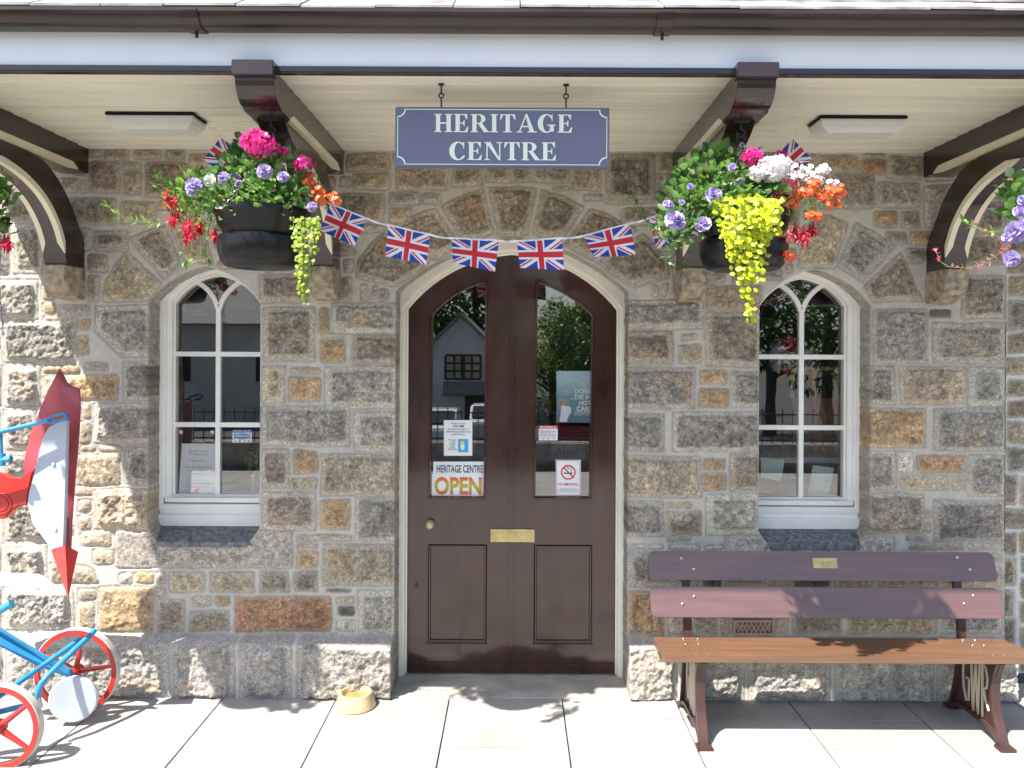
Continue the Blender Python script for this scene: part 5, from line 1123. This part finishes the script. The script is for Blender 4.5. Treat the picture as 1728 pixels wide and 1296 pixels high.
# ================================================================== ACROSS THE WAY (seen in the glass)
GZ=-1.9
def house():
    t=thing('gabled_house','white rendered house with steep gable and blue framed window across the car park','house',(-2.7,-35,GZ)); Y=-35.5; s=40/1344
    xa=-2.74; ap=3.4; hw=3.3; ev=.15; mb=MB(); mb.prism([(xa-hw,Y,GZ),(xa+hw,Y,GZ),(xa+hw,Y,ev),(xa,Y,ap),(xa-hw,Y,ev)],(0,-9,0)); w=mb.build('wall',M['render'],t)
    mb=MB(); th=.18
    for sd in (-1,1): mb.prism([(xa,Y+.35,ap+.02),(xa+sd*(hw+.3),Y+.35,ev-.28),(xa+sd*(hw+.3),Y+.35,ev-.28+th),(xa,Y+.35,ap+.02+th)],(0,-9.7,0))
    mb.build('roof',M['slate'],t)
    mb=MB(); x0,x1,z0,z1=(752-870)*s,(811-870)*s,1.75-50*s,1.75-10*s
    for i in range(5): x=x0+(x1-x0)*i/4; ww=.05 if i!=2 else .11; mb.box(x-ww,x+ww,Y-.05,Y+.06,z0,z1)
    for i in range(4): z=z0+(z1-z0)*i/3; mb.box(x0,x1,Y-.05,Y+.055,z-.05,z+.05)
    f=mb.build('window',M['iron'],t); mb=MB(); mb.box(x0,x1,Y-.02,Y+.02,z0,z1); mb.build('pane',mat('pale_blind',(.55,.52,.36),.5,.05,2),f)
    mb=MB(); z2=1.75-54*s; mb.prism([(x0-.1,Y,z2),(x0-.1,Y+.7,z2-.6),(x0-.1,Y+.66,z2-.68),(x0-.1,Y,z2-.1)],(x1-x0+.3,0,0)); mb.build('awning',M['slate'],t)
    mb=MB(); mb.lathe([(0,.06),(.22,.06),(.28,.0)],(xa,Y,1.75+8*s),24,axis='y'); mb.build('roundel',M['iron'],t)
    mb=MB(); mb.box(xa+.2,xa+1.5,Y-.02,Y+.04,GZ,.0); mb.build('door',M['iron'],t)
house()
t=thing('long_building','long pale rendered building beyond the railings, reflected in the left window','building',(-16,-34,GZ)); mb=MB(); mb.box(-30,-8.2,-40,-33,GZ,3.0); mb.build('wall',mat('buff_render',(.62,.56,.47),.85,.12,1.2,.1,30),t); mb=MB(); mb.prism([(-30.3,-32.6,2.9),(-30.3,-36.5,5.2),(-30.3,-40.4,2.9)],(22.4,0,0)); mb.build('roof',mat('dark_slate',(.10,.10,.105),.7,.3,6),t)
for x in (-26,-21,-16,-11.5): mb=MB(); mb.box(x-.7,x+.7,-33.02,-32.95,.2,1.6); mb.build('window',M['carglass'],t)
mb=MB(); mb.box(-16,16,-7.45,-7.1,GZ,.38); o=tag(mb.build('low_wall',M['quoin'],None,base=(0,-7.3,GZ)),'low granite wall carrying iron railings at the platform edge','wall')
mb=MB()
for i in range(214): x=-16+.15*i; mb.tube([(x,-7.28,.38),(x,-7.28,.89)],.008,5,caps=False)
mb.box(-16,16,-7.305,-7.255,.80,.82); mb.box(-16,16,-7.305,-7.255,.42,.44); o=tag(mb.build('railing',M['iron'],None,base=(0,-7.28,.38)),'black iron spear railings on top of the low wall','railing')
def car(x,y,m,label):
    t=thing('parked_car',label,'car',(x,y,GZ),'cars parked beyond the railings'); mb=MB(); W=.85
    pr=[(-2.1,.3),(-2.15,.75),(-1.95,.95),(-1.2,1.0),(-.7,1.45),(.9,1.48),(1.6,1.0),(2.05,.9),(2.1,.3)]; mb.prism([(x-W,y+a,GZ+b) for a,b in pr],(2*W,0,0)); mb.build('body',M[m],t,bevel=.06,smooth=50)
    mb=MB(); mb.prism([(x-W-.01,y+a,GZ+b) for a,b in [(-1.0,1.02),(-.6,1.38),(.8,1.40),(1.35,1.02)]],(2*W+.02,0,0)); mb.prism([(x-W*.85,y+.97,GZ+1.42),(x+W*.85,y+.97,GZ+1.42),(x+W*.9,y+1.60,GZ+1.04),(x-W*.9,y+1.60,GZ+1.04)],(0,.03,.03)); mb.build('window',M['carglass'],t)
    for sx in (-1,1):
        for yy in (-1.3,1.3): mb=MB(); mb.lathe([(0,-.1),(.31,-.1),(.31,.1),(0,.1)],(x+sx*(W-.05),y+yy,GZ+.31),20,axis='x'); mb.build('wheel',M['tyre'],t,smooth=40)
car(-2.9,-25,'carw','white hatchback parked nearest the gabled house'); car(-.9,-27.5,'carw','white hatchback parked right of the other white car'); car(-5.2,-28,'carr','dark red car parked left of the white cars'); car(2.4,-25,'carr','dark red car parked under the roadside trees')
def tree(x,y,h,cr,n,m,label,kind='tree',seed=0):
    rr=random.Random(seed); t=thing(kind,label,'tree',(x,y,GZ),'trees across the car park'); mb=MB(); top=Vector((x,y,GZ+h*.8))
    mb.tube([(x,y,GZ),(x+.1,y,GZ+h*.3),(x,y+.1,GZ+h*.6),top],[h*.035,h*.028,h*.018,.02],8); cl=[]
    for i in range(13):
        a=rr.uniform(0,6.28); e=rr.uniform(.30,.98); q=cr*rr.uniform(.3,.95)*math.sin(PI*min(.95,max(.15,(e-.15)))); p=Vector((x+q*math.cos(a),y+q*math.sin(a),GZ+h*e)); cl.append((p,cr*rr.uniform(.30,.5))); mb.tube([(x,y,GZ+h*e*.7),p],[h*.010,.01],5)
    mb.build('trunk',M['bark'],t,smooth=50); mb=MB()
    for i in range(n):
        p,r=rr.choice(cl); v=rv(rr); v=v.normalized()*v.length**.5; q=p+v*r; leaf(mb,q,v+rv(rr)*.8,rr.uniform(.16,.3)*(h/7),.13*(h/7),rr)
    mb.build('crown',M[m],t)
tree(1.3,-25,5.0,2.0,5200,'tree2','bright green leafy tree reflected in the right door pane',seed=1); tree(4.2,-28,6.4,2.6,4500,'tree2','bright green tree right of the leafy one across the car park',seed=2)
tree(2.75,-22,7.6,1.5,3400,'tree1','tall dark tree with slim crown in front of the bright ones',seed=3)
for i,(x,y,h,lb) in enumerate(((-9.5,-52,13.5,'dark tree behind the left gable slope'),(-3,-54,12.5,'dark tree right behind the gable apex'),(4.6,-60,7.0,'low dark tree right of the gabled house'),(11,-30,9.5,'dark spreading tree reflected in the right window'),(15,-34,11,'dark tree behind the spreading one on the far right'),(-15,-50,12,'dark tree rising over the long building'),(8,-46,9,'dark tree between the roadside trees and the far right'),(-22,-52,13,'dark tree at the left end of the long building'))): tree(x,y,h,h*.42,7000 if i<2 else 4200,'tree1',lb,seed=20+i)
# ================================================================== CAMERA, LIGHT
cam=bpy.data.cameras.new('camera'); co=bpy.data.objects.new('camera',cam); C.objects.link(co); co.location=(0,-DIST,EYE); co.rotation_euler=(PI/2,-ROLL,0)
cam.sensor_width=36; cam.lens=36*F/1728; cam.shift_x=-(CX-864)/1728; cam.shift_y=-(648-CY)/1728; cam.clip_end=500; cam.clip_start=.05
sc=bpy.context.scene; sc.camera=co
sd=Vector((.47,.44,-1)).normalized(); sl=bpy.data.lights.new('sun','SUN'); sl.energy=4.2; sl.angle=math.radians(.53); sl.color=(1,.965,.90); so=bpy.data.objects.new('sun',sl); C.objects.link(so); so.rotation_euler=sd.to_track_quat('-Z','Y').to_euler(); so.location=(-4,-6,9)
w=bpy.data.worlds.new('World'); sc.world=w; w.use_nodes=True; nt=w.node_tree; sky=nt.nodes.new('ShaderNodeTexSky'); sky.sky_type='NISHITA'; sky.sun_disc=False; sky.sun_elevation=math.asin(-sd.z); sky.sun_rotation=math.atan2(-sd.x,-sd.y); sky.air_density=1; sky.dust_density=1.5; sky.ozone_density=1
nt.links.new(sky.outputs[0],nt.nodes['Background'].inputs[0]); nt.nodes['Background'].inputs[1].default_value=.10
sc.view_settings.view_transform='Standard'; sc.view_settings.look='None'; sc.view_settings.exposure=1.58; sc.view_settings.gamma=1
sc.cycles.max_bounces=10; sc.cycles.diffuse_bounces=5; sc.cycles.transparent_max_bounces=16; sc.cycles.caustics_reflective=False; sc.cycles.caustics_refractive=False
